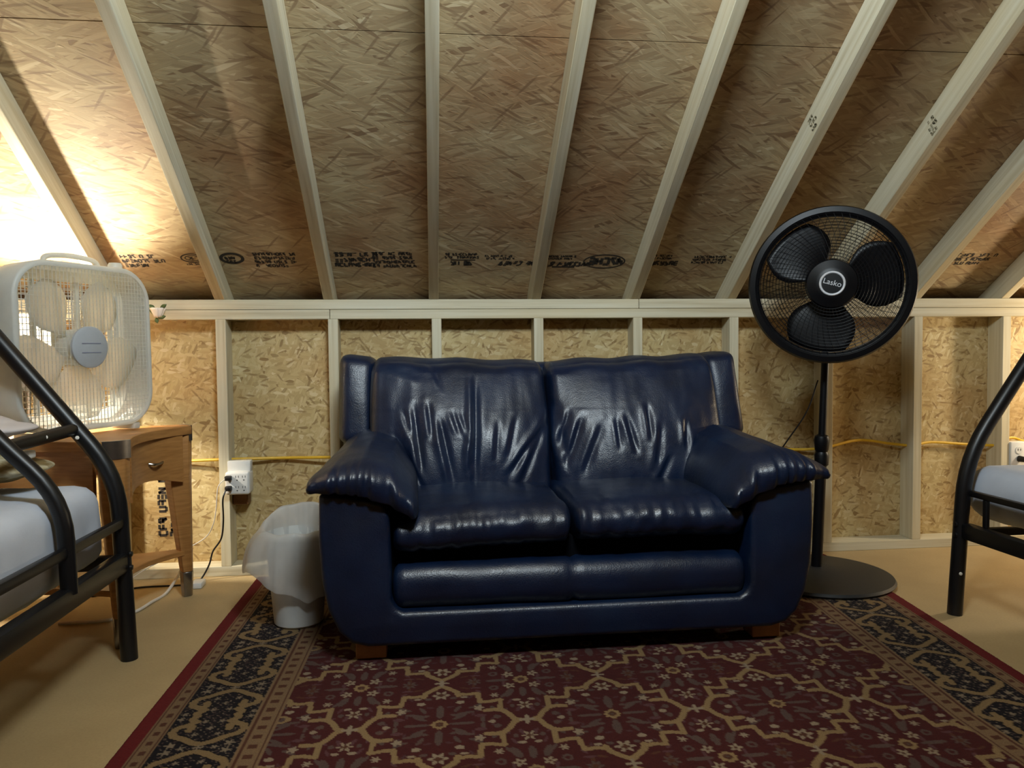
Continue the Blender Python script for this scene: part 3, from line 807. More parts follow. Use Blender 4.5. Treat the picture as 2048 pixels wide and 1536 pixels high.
CRR = [(-0.93, 0.4, -0.86, -0.5, 0.010, 0.035), (-0.80, 0.28, -0.94, -0.3, 0.010, 0.03), (-0.66, 0.2, -0.86, -0.45, 0.009, 0.035), (-0.19, 0.22, -0.1, -0.3, 0.010, 0.03),
       (0.07, 0.35, 0.08, -0.15, 0.010, 0.03), (0.20, 0.1, 0.12, -0.55, 0.008, 0.04), (0.5, 0.15, 0.48, -0.25, 0.009, 0.03), (0.62, -0.1, 0.52, -0.65, 0.011, 0.035),
       (-0.45, 0.1, -0.7, -0.6, 0.007, 0.04), (-0.3, 0.15, -0.28, -0.25, 0.006, 0.025), (0.72, -0.1, 0.66, -0.6, 0.008, 0.03), (0.3, -0.3, 0.1, -0.8, 0.007, 0.04)]
backcush(SX-0.596, SX+0.012, -1, CL, 1.5); backcush(SX+0.016, SX+0.622, 1, CRR, 6.5)
for x, y in ((0.612, -0.87), (1.754, -0.865), (0.66, -0.2), (1.70, -0.2)):
    MB().box((x-0.042, y-0.035, 0.0105), (x+0.042, y+0.035, 0.066)).out('leg', M['block'], sofa, bevel=0.003, seg=1)

# ------------------------------------------------------------------ pedestal fan
pf = thing('pedestal_fan', 'black round pedestal fan on a tall pole standing right of the blue loveseat', 'fan', (2.2, -0.36, 0.0))
MB().lathe([(0.0, 0.0105), (0.262, 0.0105), (0.268, 0.018), (0.262, 0.027), (0.18, 0.038), (0.06, 0.05), (0.05, 0.052), (0.0, 0.052)], (2.2, -0.36, 0), 64).out('base', M['base_black'], pf)
MB().tube([(2.2, -0.36, 0.048), (2.216, -0.362, 0.47)], 0.0195, 20).out('lower_pole', M['black_plastic'], pf)
MB().lathe([(0.020, 0.0), (0.024, 0.004), (0.026, 0.04), (0.021, 0.052), (0.024, 0.060), (0.028, 0.095), (0.024, 0.11), (0.0145, 0.116)], (2.216, -0.362, 0.425), 24).out('height_collar', M['black_plastic'], pf)
MB().tube([(2.217, -0.362, 0.52), (2.232, -0.365, 0.97)], 0.0135, 18).out('upper_pole', M['black_plastic'], pf)
HC = Vector((2.178, -0.485, 1.078))
hn = Vector((-0.43, -0.90, -0.02)).normalized()
ex = Vector((0, 0, 1)).cross(hn).normalized()*1; ey = hn.cross(ex).normalized()
HM = Matrix(((ex.x, ey.x, hn.x, HC.x), (ex.y, ey.y, hn.y, HC.y), (ex.z, ey.z, hn.z, HC.z), (0, 0, 0, 1)))   # local z = facing direction
def hp(r, a, z): return HM @ Vector((r*math.cos(a), r*math.sin(a), z))
GR = 0.262
def dome(r, sgn): return sgn*(0.012+0.052*(1-(r/GR)**2.2))
def cage(name, sgn):
    mb = MB()
    for i in range(17):
        r = 0.075+(GR-0.018-0.075)*i/16
        mb.tube([hp(r, 2*PI*k/56, dome(r, sgn)) for k in range(57)], 0.0009, 4, cap=False)
    n = 60
    for k in range(n):
        a = 2*PI*k/n
        pts = [hp(0.07+(GR-0.078)*j/7, a+sgn*0.5*(j/7)*0.6, dome(0.07+(GR-0.078)*j/7, sgn)) for j in range(8)]
        mb.tube(pts, 0.0008, 4, cap=False)
    o = mb.out(name, M['black_plastic'], pf)
cage('front_grille', 1); cage('rear_grille', -1)
mb = MB(); mb.lathe([(GR-0.026, 0.012), (GR-0.012, 0.022), (GR+0.006, 0.018), (GR+0.012, 0.0), (GR+0.006, -0.018), (GR-0.012, -0.022), (GR-0.026, -0.012), (GR-0.026, 0.012)], seg=72, M=HM); mb.out('rim', M['black_plastic'], pf)
mb = MB(); mb.lathe([(0.085, 0.050), (0.080, 0.066), (0.055, 0.076), (0.045, 0.080), (0.0, 0.080)], seg=40, M=HM); mb.out('hub', M['black_plastic'], pf)
for c in (12, 132, 258):
    V = []; nr_, na = 10, 10
    for i in range(nr_+1):
        r = 0.045+(0.232-0.045)*i/nr_
        half = math.radians(15+28*math.sin(PI*min(1, 0.15+0.75*i/nr_)))
        for j in range(na+1):
            t = j/na*2-1; a = math.radians(c)+half*t
            V.append(hp(r, a, -0.005+0.028*t*(1-0.3*i/nr_)))
    Fc = [(i*(na+1)+j, i*(na+1)+j+1, (i+1)*(na+1)+j+1, (i+1)*(na+1)+j) for i in range(nr_) for j in range(na)]
    o = mesh('blade', [tuple(v) for v in V], Fc, M['black_plastic'], pf)
    sd = o.modifiers.new('thickness', 'SOLIDIFY'); sd.thickness = 0.003
MB().lathe([(0.0, -0.20), (0.055, -0.19), (0.062, -0.16), (0.062, -0.075), (0.05, -0.06), (0.02, -0.05), (0.02, 0.03), (0.0, 0.03)], seg=32, M=HM).out('motor_housing', M['black_plastic'], pf)
MB().tube([HM @ Vector((0, -0.005, -0.125)), (2.236, -0.365, 1.0), (2.232, -0.365, 0.93)], [0.026, 0.026, 0.022], 16).out('neck', M['black_plastic'], pf)
def small_torus(R, r, z, seg=40, cs=8):
    mb = MB()
    mb.tube([hp(R, 2*PI*k/seg, z) for k in range(seg+1)], r, cs, cap=False); return mb
small_torus(0.038, 0.0042, 0.081).out('badge_ring', M['chrome'], pf)['label'] = 'bright chrome badge ring'
mb = MB(); mb.lathe([(0.036, 0.0795), (0.036, 0.082), (0.0, 0.0825)], seg=32, M=HM); bd = mb.out('badge', M['black_plastic'], pf)
def text_mesh(name, body, size, mtx, mat, parent, extrude=0.0004):
    cu = bpy.data.curves.new(name, 'FONT'); cu.body = body; cu.size = size; cu.extrude = extrude; cu.align_x = 'CENTER'; cu.align_y = 'CENTER'
    to = bpy.data.objects.new('tmp', cu); COL.objects.link(to)
    dg = bpy.context.evaluated_depsgraph_get(); dg.update()
    me = bpy.data.meshes.new_from_object(to.evaluated_get(dg)); bpy.data.objects.remove(to)
    me.transform(Matrix.Translation(-wloc(parent)) @ mtx)
    me.materials.clear(); return link_obj(name, me, mat, parent)
# letters lie on the badge, sloping down to the right as in the photograph
text_mesh('lettering', 'Lasko', 0.026, HM @ Matrix.Translation((0, 0.002, 0.0832)) @ Matrix.Rotation(math.radians(-17), 4, 'Z'), M['chrome'], bd)
cord = MB().tube(curve_pts([(2.215, -0.335, 0.74), (2.19, -0.30, 0.62), (2.14, -0.24, 0.50), (2.10, -0.16, 0.38), (2.08, -0.08, 0.22), (2.06, -0.06, 0.02)], 8), 0.0028, 8)
cord.out('power_cord', M['black_cord'], pf)

# ------------------------------------------------------------------ bunk beds
def bed_tube(name, pts, r, par, rad=0.12, seg=16): return MB().tube(bend_pts(pts, rad), r, seg).out(name, M['black_metal'], par, ang=50)
lb = thing('bunk_bed', 'black metal tube bunk bed at the left with a slanted ladder', 'bed', (-0.075, -0.79, 0.0))
bed_tube('post', [(-0.068, -0.79, 0.0), (-0.086, -0.79, 0.52), (-0.379, -0.79, 0.893), (-0.60, -0.79, 1.175), (-0.615, -0.79, 1.34)], 0.0225, lb, 0.11)
bed_tube('post', [(-0.068, -2.78, 0.0), (-0.086, -2.78, 0.52), (-0.379, -2.78, 0.893), (-0.60, -2.78, 1.175), (-0.615, -2.78, 1.34)], 0.0225, lb, 0.11)
bed_tube('post', [(-1.46, -0.79, 0.0), (-1.46, -0.79, 1.34)], 0.0225, lb)
bed_tube('post', [(-1.46, -2.78, 0.0), (-1.46, -2.78, 1.34)], 0.0225, lb)
bed_tube('ladder_rail', [(-0.072, -1.115, 0.29), (-0.078, -1.115, 0.515), (-0.232, -1.115, 0.672), (-0.60, -1.115, 1.10), (-0.612, -1.115, 1.26)], 0.019, lb, 0.10)
bed_tube('rung', [(-0.205, -1.115, 0.640), (-0.192, -0.795, 0.652)], 0.017, lb)
bed_tube('rung', [(-0.42, -1.115, 0.895), (-0.395, -0.795, 0.91)], 0.017, lb)
MB().box((-0.087, -2.77, 0.377), (-0.065, -0.80, 0.403)).out('guard_rail', M['black_metal'], lb, bevel=0.006, seg=2)
MB().box((-0.094, -2.77, 0.252), (-0.058, -0.80, 0.305)).out('side_rail', M['black_metal'], lb, bevel=0.008, seg=2)
MB().box((-1.45, -0.805, 0.255), (-0.09, -0.775, 0.295)).out('end_rail', M['black_metal'], lb, bevel=0.006, seg=2)
MB().box((-1.45, -2.79, 0.255), (-0.09, -2.76, 0.295)).out('end_rail', M['black_metal'], lb, bevel=0.006, seg=2)
MB().box((-0.63, -2.77, 1.25), (-0.60, -0.80, 1.29)).out('upper_side_rail', M['black_metal'], lb, bevel=0.006, seg=2)
MB().box((-1.45, -0.805, 1.25), (-0.62, -0.775, 1.29)).out('upper_end_rail', M['black_metal'], lb, bevel=0.006, seg=2)
for (x, y, z) in ((-0.178, -0.813, 0.630), (-0.186, -0.965, 0.648)):
    MB().lathe([(0.0055, 0.0), (0.005, 0.003), (0.0, 0.0045)], seg=12, M=Matrix.Translation((x, y, z)) @ Matrix.Rotation(math.radians(60), 4, 'Y') @ Matrix.Rotation(math.radians(50), 4, 'X')).out('bolt_cap', M['bolt'], lb)
for z in (0.30, 0.262):
    MB().lathe([(0.008, 0.0), (0.007, 0.006), (0.0, 0.007)], seg=12, M=Matrix.Translation((-0.056, -0.795, z)) @ Matrix.Rotation(PI/2, 4, 'Y')).out('bolt', M['black_metal'], lb)
def soft(name, c, half, r, mat, label, cat, n=(30, 30, 12), puff=0.02, wr=0.006, seed=0.0, rot=0.0, tilt=0.0, pinch=0.0, group=None):
    P, N, p, Fc = rbox(n, half, r)
    V = P+N*(wr*nz3(P, 9.0, seed)+0.4*wr*nz3(P, 24.0, seed+3))[:, None]
    V[:, 2] += np.sign(p[:, 2])*puff*(1-p[:, 0]**2)*(1-p[:, 1]**2)
    if pinch: V[:, 2] *= 1-pinch*np.maximum(np.abs(p[:, 0])**3, np.abs(p[:, 1])**3)
    Rm = Matrix.Rotation(rot, 3, 'Z') @ Matrix.Rotation(tilt, 3, 'Y')
    V = V @ np.array(Rm).T+np.array(c)
    o = mesh(name, V-np.array([c[0], c[1], c[2]-half[2]]), Fc, mat); o.location = (c[0], c[1], c[2]-half[2])
    return tag(o, label, cat, group)
soft('mattress', (-0.775, -1.785, 0.393), (0.668, 0.970, 0.113), (0.05, 0.05, 0.06), M['sheet'], 'mattress in a pale blue-white sheet on the left bunk bed', 'mattress', (40, 60, 10), 0.012, 0.008, 1.0)
soft('pillow', (-0.435, -0.95, 0.570), (0.25, 0.125, 0.040), (0.17, 0.11, 0.040), M['olive'], 'olive and tan mottled pillow lying on the left mattress under the pale one', 'pillow', puff=0.006, pinch=0.45, seed=2.0, wr=0.008)
soft('pillow', (-0.475, -0.95, 0.670), (0.25, 0.125, 0.040), (0.17, 0.11, 0.040), M['pillow'], 'pale grey-white pillow lying on top of the olive pillow on the left bed', 'pillow', puff=0.008, pinch=0.40, seed=5.0, wr=0.006)
soft('cushion', (-0.545, -0.95, 0.768), (0.21, 0.12, 0.038), (0.14, 0.10, 0.038), M['mauve'], 'mauve-grey cushion on top of the pale pillow at the left edge', 'cushion', puff=0.008, pinch=0.4, seed=8.0)
wc = MB().box((-0.258, -1.005, 0.598), (-0.206, -0.970, 0.618)).out('card', M['white_plastic'], bevel=0.005, seg=3); tag(wc, 'small white rounded card resting between the two pillows at the left', 'card')

rb = thing('bunk_bed', 'black metal tube bunk bed at the right with its bent front post', 'bed', (2.452, -0.768, 0.0))
bed_tube('post', [(2.447, -0.768, 0.0), (2.477, -0.768, 0.50), (2.679, -0.768, 0.80), (2.95, -0.768, 1.175), (2.965, -0.768, 1.34)], 0.0225, rb, 0.13)
bed_tube('post', [(2.447, -2.75, 0.0), (2.477, -2.75, 0.50), (2.679, -2.75, 0.80), (2.95, -2.75, 1.175), (2.965, -2.75, 1.34)], 0.0225, rb, 0.13)
bed_tube('post', [(3.92, -0.768, 0.0), (3.92, -0.768, 1.34)], 0.0225, rb)
bed_tube('post', [(3.92, -2.75, 0.0), (3.92, -2.75, 1.34)], 0.0225, rb)
MB().box((2.474, -2.74, 0.382), (2.494, -0.785, 0.402)).out('guard_rail', M['black_metal'], rb, bevel=0.005, seg=2)
MB().box((2.452, -2.74, 0.247), (2.490, -0.78, 0.297)).out('side_rail', M['black_metal'], rb, bevel=0.008, seg=2)
MB().box((2.476, -0.862, 0.296), (2.490, -0.844, 0.384)).out('rail_stub', M['black_metal'], rb, bevel=0.003, seg=1)
MB().box((2.49, -0.783, 0.25), (3.90, -0.753, 0.275)).out('end_rail', M['black_metal'], rb, bevel=0.006, seg=2)
MB().box((2.49, -2.765, 0.25), (3.90, -2.735, 0.29)).out('end_rail', M['black_metal'], rb, bevel=0.006, seg=2)
MB().box((2.95, -2.74, 1.25), (2.98, -0.78, 1.29)).out('upper_side_rail', M['black_metal'], rb, bevel=0.006, seg=2)
MB().box((2.97, -0.783, 1.25), (3.91, -0.753, 1.29)).out('upper_end_rail', M['black_metal'], rb, bevel=0.006, seg=2)
MB().lathe([(0.0055, 0.0), (0.005, 0.003), (0.0, 0.0045)], seg=12, M=Matrix.Translation((2.449, -0.7895, 0.137)) @ Matrix.Rotation(PI/2, 4, 'X')).out('bolt_cap', M['bolt'], rb)
for z in (0.292, 0.258):
    MB().lathe([(0.008, 0.0), (0.007, 0.005), (0.0, 0.006)], seg=12, M=Matrix.Translation((2.443, -0.775, z)) @ Matrix.Rotation(-PI/2, 4, 'Y')).out('bolt', M['black_metal'], rb)
soft('mattress', (3.177, -1.70, 0.385), (0.66, 1.03, 0.088), (0.07, 0.09, 0.085), M['sheet'], 'mattress in a pale white sheet on the right bunk bed', 'mattress', (40, 60, 12), 0.010, 0.004, 4.0)

# ------------------------------------------------------------------ side table
TZ = 0.608
tb = thing('side_table', 'light maple side table with concave sides and metal corner caps under the box fan', 'table', (-0.335, -0.44, 0.0))
TC = np.array([-0.335, -0.44])
def star(hx, hy, cut, sag, n=10, ang=0.06):
    sags = [sag, sag, sag, sag*0.4]      # the front side bows in less
    """square outline with clipped corners and sides bowed inwards"""
    c = [(hx, -hy), (hx, hy), (-hx, hy), (-hx, -hy)]; out = []; ends = []
    for i in range(4):
        a = np.array(c[i]); b = np.array(c[(i+1) % 4]); d = (b-a)/np.linalg.norm(b-a); nrm = np.array([-d[1], d[0]])
        p0 = a+d*cut; p1 = b-d*cut
        side = []
        for k in range(n+1):
            t = k/n; side.append(p0+(p1-p0)*t+nrm*sags[i]*4*t*(1-t))
        out.append(side)
    R = np.array([[math.cos(ang), -math.sin(ang)], [math.sin(ang), math.cos(ang)]])
    return [[TC+R @ q for q in s] for s in out]
sides = star(0.268, 0.275, 0.055, 0.055, ang=-0.09)
poly = [tuple(q) for s in sides for q in s]
MB().prism(poly, 2, TZ-0.030, TZ).out('table_top', M['maple'], tb, bevel=0.002, seg=1)
for i in range(4):
    a = np.array(sides[i][-1]); b = np.array(sides[(i+1) % 4][0]); m = (a+b)/2; out = (m-TC)/np.linalg.norm(m-TC)
    pts = [(1-t)**2*a+2*t*(1-t)*(m+out*0.020)+t*t*b for t in np.linspace(0, 1, 9)]
    inner = [p-out*0.012 for p in pts[::-1]]
    MB().prism([tuple(p) for p in pts+inner], 2, TZ-0.052, TZ+0.001).out('corner_cap', M['nickel'], tb)
    # tapered leg under each cap, with a metal foot
    lc = TC+(m-TC)*0.90; fc = TC+(m-TC)*0.955
    def ringat(z, w, c): 
        d1 = out; d2 = np.array([-out[1], out[0]])
        return [(*(c+d1*w*x+d2*w*y), z) for x, y in ((1, 0.45), (0.45, 1), (-1, 0.75), (-1, -0.75), (0.45, -1), (1, -0.45))]
    V = ringat(TZ-0.032, 0.042, lc)+ringat(0.40, 0.038, lc)+ringat(0.088, 0.0195, fc); n = 6
    Fc = [(i_*n+k, i_*n+(k+1) % n, (i_+1)*n+(k+1) % n, (i_+1)*n+k) for i_ in range(2) for k in range(n)]+[tuple(range(n))[::-1], tuple(range(2*n, 3*n))]
    lg = MB().add(V, Fc).out('leg', M['maple'], tb, bevel=0.003, seg=1)
    V = ringat(0.088, 0.0200, fc)+ringat(0.0005, 0.0160, fc); Fc = [(k, (k+1) % n, n+(k+1) % n, n+k) for k in range(n)]+[tuple(range(n)), tuple(range(n, 2*n))[::-1]]
    MB().add(V, Fc).out('ferrule', M['nickel'], lg, bevel=0.001, seg=1)
ins = star(0.250, 0.257, 0.075, 0.050, ang=-0.09)
for i in range(4):
    sd = ins[i]; mid = np.array(sd[len(sd)//2]); dirn = (mid-TC)/np.linalg.norm(mid-TC); n = len(sd); V = []
    for k, q in enumerate(sd):
        t = k/(n-1); zb = 0.415+0.030*4*t*(1-t)
        for off in (0.0, -0.018):
            p = np.array(q)+dirn*off; V += [(*p, zb), (*p, TZ-0.031)]
    Fc = []
    for k in range(n-1):
        b = k*4; c = b+4; Fc += [(b, c, c+1, b+1), (b+2, b+3, c+3, c+2), (b, b+2, c+2, c), (b+1, c+1, c+3, b+3)]
    Fc += [(0, 1, 3, 2), ((n-1)*4, (n-1)*4+2, (n-1)*4+3, (n-1)*4+1)]
    if i == 0:
        V0 = list(V)
        ap = MB().add(V, Fc).out('drawer', M['maple'], tb, ang=30)
        a = mid+dirn*0.006
        mid = mid+np.array([0.0, 0.07])
        hpts = [(mid[0]+0.006*1, mid[1]-0.045, 0.502), (mid[0]+0.022, mid[1]-0.035, 0.498), (mid[0]+0.026, mid[1], 0.496), (mid[0]+0.022, mid[1]+0.035, 0.498), (mid[0]+0.006, mid[1]+0.045, 0.502)]
        MB().tube(curve_pts(hpts, 5), 0.0042, 8).out('handle', M['nickel'], ap)
    else:
        MB().add(V, Fc).out('apron', M['maple'], tb, ang=30)
shelf = star(0.235, 0.242, 0.03, 0.075, ang=-0.09)
MB().prism([tuple(q) for s in shelf for q in s], 2, 0.150, 0.168).out('shelf', M['maple'], tb, bevel=0.002, seg=1)

# ------------------------------------------------------------------ box fan on the table
bf = thing('box_fan', 'white square box fan with rounded corners standing on the maple side table', 'fan', (-0.30, -0.50, TZ))
ya = math.radians(65.0)
FW, FH, FD = 0.490, 0.508, 0.112
FC = Vector((-0.254, -0.540, TZ+0.0195+FH/2))
e1 = Vector((math.cos(ya), math.sin(ya), 0)); e3 = Vector((math.sin(ya), -math.cos(ya), 0)); e2 = Vector((0, 0, 1))
BM = Matrix(((e1.x, e2.x, e3.x, FC.x), (e1.y, e2.y, e3.y, FC.y), (e1.z, e2.z, e3.z, FC.z), (0, 0, 0, 1))) @ Matrix.Rotation(math.radians(0.8), 4, 'Z')
def rsq(w, h, rc, seg=8):
    out = []
    for cx, cy, a0 in ((w/2-rc, h/2-rc, 0), (-w/2+rc, h/2-rc, 90), (-w/2+rc, -h/2+rc, 180), (w/2-rc, -h/2+rc, 270)):
        for k in range(seg+1):
            a = math.radians(a0+90*k/seg); out.append((cx+rc*math.cos(a), cy+rc*math.sin(a)))
    return out
def loft(loops, closed=True):
    mb = MB(); n = len(loops[0][0]); V = []
    for pts, z in loops: V += [tuple(BM @ Vector((x, y, z))) for x, y in pts]
    m = len(loops); Fc = []
    for i in range(m if closed else m-1):
        j = (i+1) % m; Fc += [(i*n+k, i*n+(k+1) % n, j*n+(k+1) % n, j*n+k) for k in range(n)]
    return mb.add(V, Fc)
def ins_(d): return rsq(FW-2*d, FH-2*d, max(0.11-d, 0.03))
loft([(ins_(0.003), 0.0), (ins_(0.0), -0.004), (ins_(0.006), -FD), (ins_(0.012), -FD-0.003), (ins_(0.018), -FD), (ins_(0.016), -0.01), (ins_(0.016), 0.0), (ins_(0.010), 0.003)]).out('housing', M['fan_white'], bf, ang=60)
loft([(ins_(0.014), -FD+0.012), (ins_(0.046), -FD+0.010), (ins_(0.050), -FD+0.004), (ins_(0.014), -FD)]).out('rear_shroud', M['fan_white'], bf, ang=60)
def halfspan(c, w, h, rc):
    """half extent of a rounded rectangle at offset c from its axis (w: size across c's axis)"""
    a = abs(c)
    if a > w/2: return 0
    if a <= w/2-rc: return h/2
    d = a-(w/2-rc); return h/2-rc+math.sqrt(max(rc*rc-d*d, 0))
def grille(name, z, dx, dy, t, margin):
    mb = MB(); w, h = FW-2*margin, FH-2*margin; rc = max(0.11-margin, 0.03)
    nx = int(w/2/dx)
    for i in range(-nx, nx+1):
        s = halfspan(i*dx, w, h, rc)
        if s > 0.02: mb.box((i*dx-t/2, -s, z-t), (i*dx+t/2, s, z+t), BM)
    ny = int(h/2/dy)
    for i in range(-ny, ny+1):
        s = halfspan(i*dy, h, w, rc)
        if s > 0.02: mb.box((-s, i*dy-t/2, z-t), (s, i*dy+t/2, z+t), BM)
    mb.out(name, M['fan_white'], bf, smooth=False)
grille('front_grille', -0.006, 0.0125, 0.0125, 0.0011, 0.017)
grille('rear_grille', -FD+0.004, 0.036, 0.018, 0.0024, 0.05)
mb = MB()
for x in (-0.19, -0.11, -0.04, 0.04, 0.11, 0.165, 0.19):
    s = halfspan(x, FW-0.1, FH-0.1, 0.06); mb.box((x-0.005, -s, -FD+0.012), (x+0.006, s, -FD+0.024), BM)
mb.out('rear_slats', M['fan_white'], bf, smooth=False)
MB().lathe([(0.064, -0.004), (0.064, 0.003), (0.058, 0.006), (0.0, 0.0075)], seg=40, M=BM).out('badge', M['badge'], bf)
mb = MB()
for y_ in (0.012, -0.016): mb.box((-0.034, y_-0.0014, 0.0075), (0.034, y_+0.0014, 0.0083), BM)
mb.out('badge_print', plain('badge_print_grey', srgb(140, 144, 162), 0.6), bf, smooth=False)
MB().lathe([(0.0, -0.085), (0.055, -0.08), (0.058, -0.05), (0.05, -0.035), (0.0, -0.032)], seg=32, M=BM).out('motor', M['fan_white'], bf)
for c in range(5):
    V = []
    for i in range(9):
        r = 0.05+(0.225-0.05)*i/8; half = math.radians(16+16*math.sin(PI*i/8))
        for j in range(7):
            t = j/3-1; a = 2*PI*c/5+0.92+half*t; V.append(BM @ Vector((r*math.cos(a), r*math.sin(a), -0.058+0.018*t)))
    Fc = [(i*7+j, i*7+j+1, (i+1)*7+j+1, (i+1)*7+j) for i in range(8) for j in range(6)]
    o = mesh('blade', [tuple(v) for v in V], Fc, M['fan_blade'], bf); sd = o.modifiers.new('thickness', 'SOLIDIFY'); sd.thickness = 0.002
hpts = [(-0.10, FH/2-0.003, -0.06), (-0.085, FH/2+0.018, -0.06), (-0.03, FH/2+0.026, -0.06), (0.03, FH/2+0.026, -0.06), (0.085, FH/2+0.018, -0.06), (0.10, FH/2-0.003, -0.06)]
MB().tube([BM @ Vector(tuple(p)) for p in curve_pts(hpts, 5)], 0.008, 10).out('handle', M['fan_white'], bf)
MB().lathe([(0.022, -0.006), (0.022, 0.012), (0.018, 0.020), (0.0, 0.021)], seg=24, M=BM @ Matrix.Translation((0.155, FH/2, -0.05)) @ Matrix.Rotation(-PI/2, 4, 'X')).out('speed_knob', M['fan_white'], bf)
for x in (-0.165, 0.175):
    MB().box((x-0.014, -FH/2-0.0165, -FD+0.005), (x+0.014, -FH/2+0.004, -0.005), BM).out('foot', M['fan_white'], bf, bevel=0.004, seg=2)

# ------------------------------------------------------------------ lamp behind the fan
lp = thing('table_lamp', 'small glowing table lamp with a white shade behind the box fan', 'lamp', (BULB[0], BULB[1], TZ))
bx_, by_ = BULB[0], BULB[1]
MB().lathe([(0.0, 0.0), (0.045, 0.0), (0.048, 0.008), (0.03, 0.018), (0.012, 0.03), (0.009, 0.06), (0.016, 0.14), (0.01, 0.24), (0.008, 0.29), (0.0, 0.29)], (bx_, by_, TZ+0.0005), 24).out('base', M['nickel'], lp)
MB().lathe([(0.088, 0.862), (0.078, 0.995), (0.0765, 0.995), (0.0865, 0.862), (0.088, 0.862)], (bx_, by_, 0), 40).out('shade', M['shade'], lp)
MB().lathe([(0.0, -0.045), (0.009, -0.043), (0.009, -0.02), (0.0, -0.015)], (bx_, by_, BULB[2]), 16).out('socket', M['nickel'], lp)

# ------------------------------------------------------------------ waste bin
BX, BY = 0.362, -0.575
wb = thing('waste_bin', 'white plastic waste bin standing on the rug at the left end of the loveseat', 'bin', (BX, BY, 0.0105))
MB().lathe([(0.0, 0.0105), (0.070, 0.0105), (0.075, 0.016), (0.097, 0.285), (0.102, 0.288), (0.102, 0.296), (0.094, 0.296), (0.071, 0.024), (0.0, 0.022)], (BX, BY, 0), 48).out('body', M['bin'], wb)
def liner():
    seg = 72; V = []
    prof = []
    for k in range(seg):
        a = 2*PI*k/seg; c, s = math.cos(a), math.sin(a)
        left = max(0, math.cos(a-PI*1.05)); n1 = noise.noise(Vector((c*2.2, s*2.2, 1.3))); n2 = noise.noise(Vector((c*7, s*7, 4.1)))
        rlim = 0.112 if c > 0.55 else 9
        top = 0.304+0.062*max(0, math.sin(a+0.15))**0.8+0.010*n1
        hem = 0.150+0.055*left*0.6-0.055*max(0, math.cos(a+0.9))+0.02*n1
        ro = 0.112+0.055*left**1.3+0.012*n2
        ring = [(0.070, 0.05), (0.088, 0.20), (0.094+0.003*n2, 0.292), (0.099+0.006*n2, top), (0.106+0.006*n2+0.01*left, top-0.004), (0.111+0.02*left+0.005*n2, 0.285), (ro*0.94, (0.285+hem)/2+0.02), (ro, hem+0.012), (ro-0.003, hem)]
        for r, z in ring: V.append((BX+min(r, rlim)*c, BY+min(r, rlim)*s, z+0.01))
    m = 9
    Fc = [(k*m+i, ((k+1) % seg)*m+i, ((k+1) % seg)*m+i+1, k*m+i+1) for k in range(seg) for i in range(m-1)]
    o = mesh('bin_liner', V, Fc, M['bag'], wb); sb = o.modifiers.new('sub', 'SUBSURF'); sb.levels = sb.render_levels = 1
liner()

# ------------------------------------------------------------------ wiring
def cab(name, pts, r, mat, label, cat, n=8):
    o = MB().tube(curve_pts(pts, n), r, 8).out(name, M[mat])
    return tag(o, label, cat)
zs = 0.437
pts = [(-1.0, 0.05, 0.46), (-0.45, 0.05, 0.447), (-0.2, 0.07, 0.442), (0.0, 0.045, 0.448), (0.2, 0.07, 0.445), (0.4, 0.045, 0.447), (0.62, 0.06, 0.455), (0.82, 0.045, 0.45), (1.22, 0.045, 0.45), (1.63, 0.045, 0.45), (2.03, 0.05, 0.452),
       (2.22, 0.07, 0.438), (2.33, 0.07, 0.428), (2.45, 0.045, 0.436), (2.62, 0.07, 0.462), (2.76, 0.06, 0.445), (2.85, 0.045, 0.437), (2.95, 0.06, 0.447), (3.12, 0.06, 0.434), (3.25, 0.045, 0.43), (3.32, 0.05, 0.46), (3.5, 0.06, 0.43), (4.2, 0.05, 0.44)]
cab('electrical_cable', pts, 0.0058, 'yellow_cable', 'yellow electrical cable running through the wall studs behind the loveseat', 'cable', 6)
ot = thing('outlet_tap', 'white six-way plug-in outlet tap on the first stud left of the loveseat', 'outlet', (0.047, -0.02, 0.385))
MB().box((0.006, -0.012, 0.405), (0.092, 0.03, 0.448)).out('wall_plate', M['white_plastic'], ot, bevel=0.004, seg=2)
MB().box((0.003, -0.042, 0.322), (0.094, 0.0305, 0.410)).out('tap_body', M['white_plastic'], ot, bevel=0.010, seg=3)
slot = plain('dark_slot', srgb(40, 38, 36), 0.7)
for ix, x in enumerate((0.022, 0.049, 0.074)):
    for z in (0.345, 0.385):
        mb = MB(); mb.box((x-0.006, -0.0426, z+0.003), (x-0.0042, -0.041, z+0.011)); mb.box((x+0.0042, -0.0426, z+0.003), (x+0.006, -0.041, z+0.011)); mb.box((x-0.0022, -0.0426, z-0.008), (x+0.0022, -0.041, z-0.004))
        mb.out('socket_slots', slot, ot, smooth=False)
MB().box((0.012, 0.034, 0.270), (0.070, 0.084, 0.322)).out('electrical_box', plain('box_shadow_brown', srgb(120, 84, 52), 0.6), ot, bevel=0.003, seg=1)  # its brown stands for the shadow below the tap
def plug(x, z, mat, label, path, r):
    t = thing('plugged_cord', label, 'cord', (x, -0.05, z))
    MB().box((x-0.013, -0.066, z-0.009), (x+0.011, -0.0428, z+0.009)).out('plug', M['black_cord'], t, bevel=0.004, seg=2)
    MB().tube(curve_pts(path, 8), r, 8).out('wire', M[mat], t)
plug(0.021, 0.350, 'black_cord', 'black cord hanging from the lower plug of the outlet tap to the floor', [(0.012, -0.064, 0.346), (0.004, -0.075, 0.31), (0.0, -0.06, 0.23), (-0.012, -0.05, 0.16), (-0.045, -0.045, 0.11), (-0.06, -0.045, 0.06), (-0.085, -0.06, 0.012), (-0.10, -0.10, 0.004), (-0.16, -0.11, 0.004), (-0.30, -0.12, 0.004), (-0.42, -0.20, 0.004)], 0.0032)
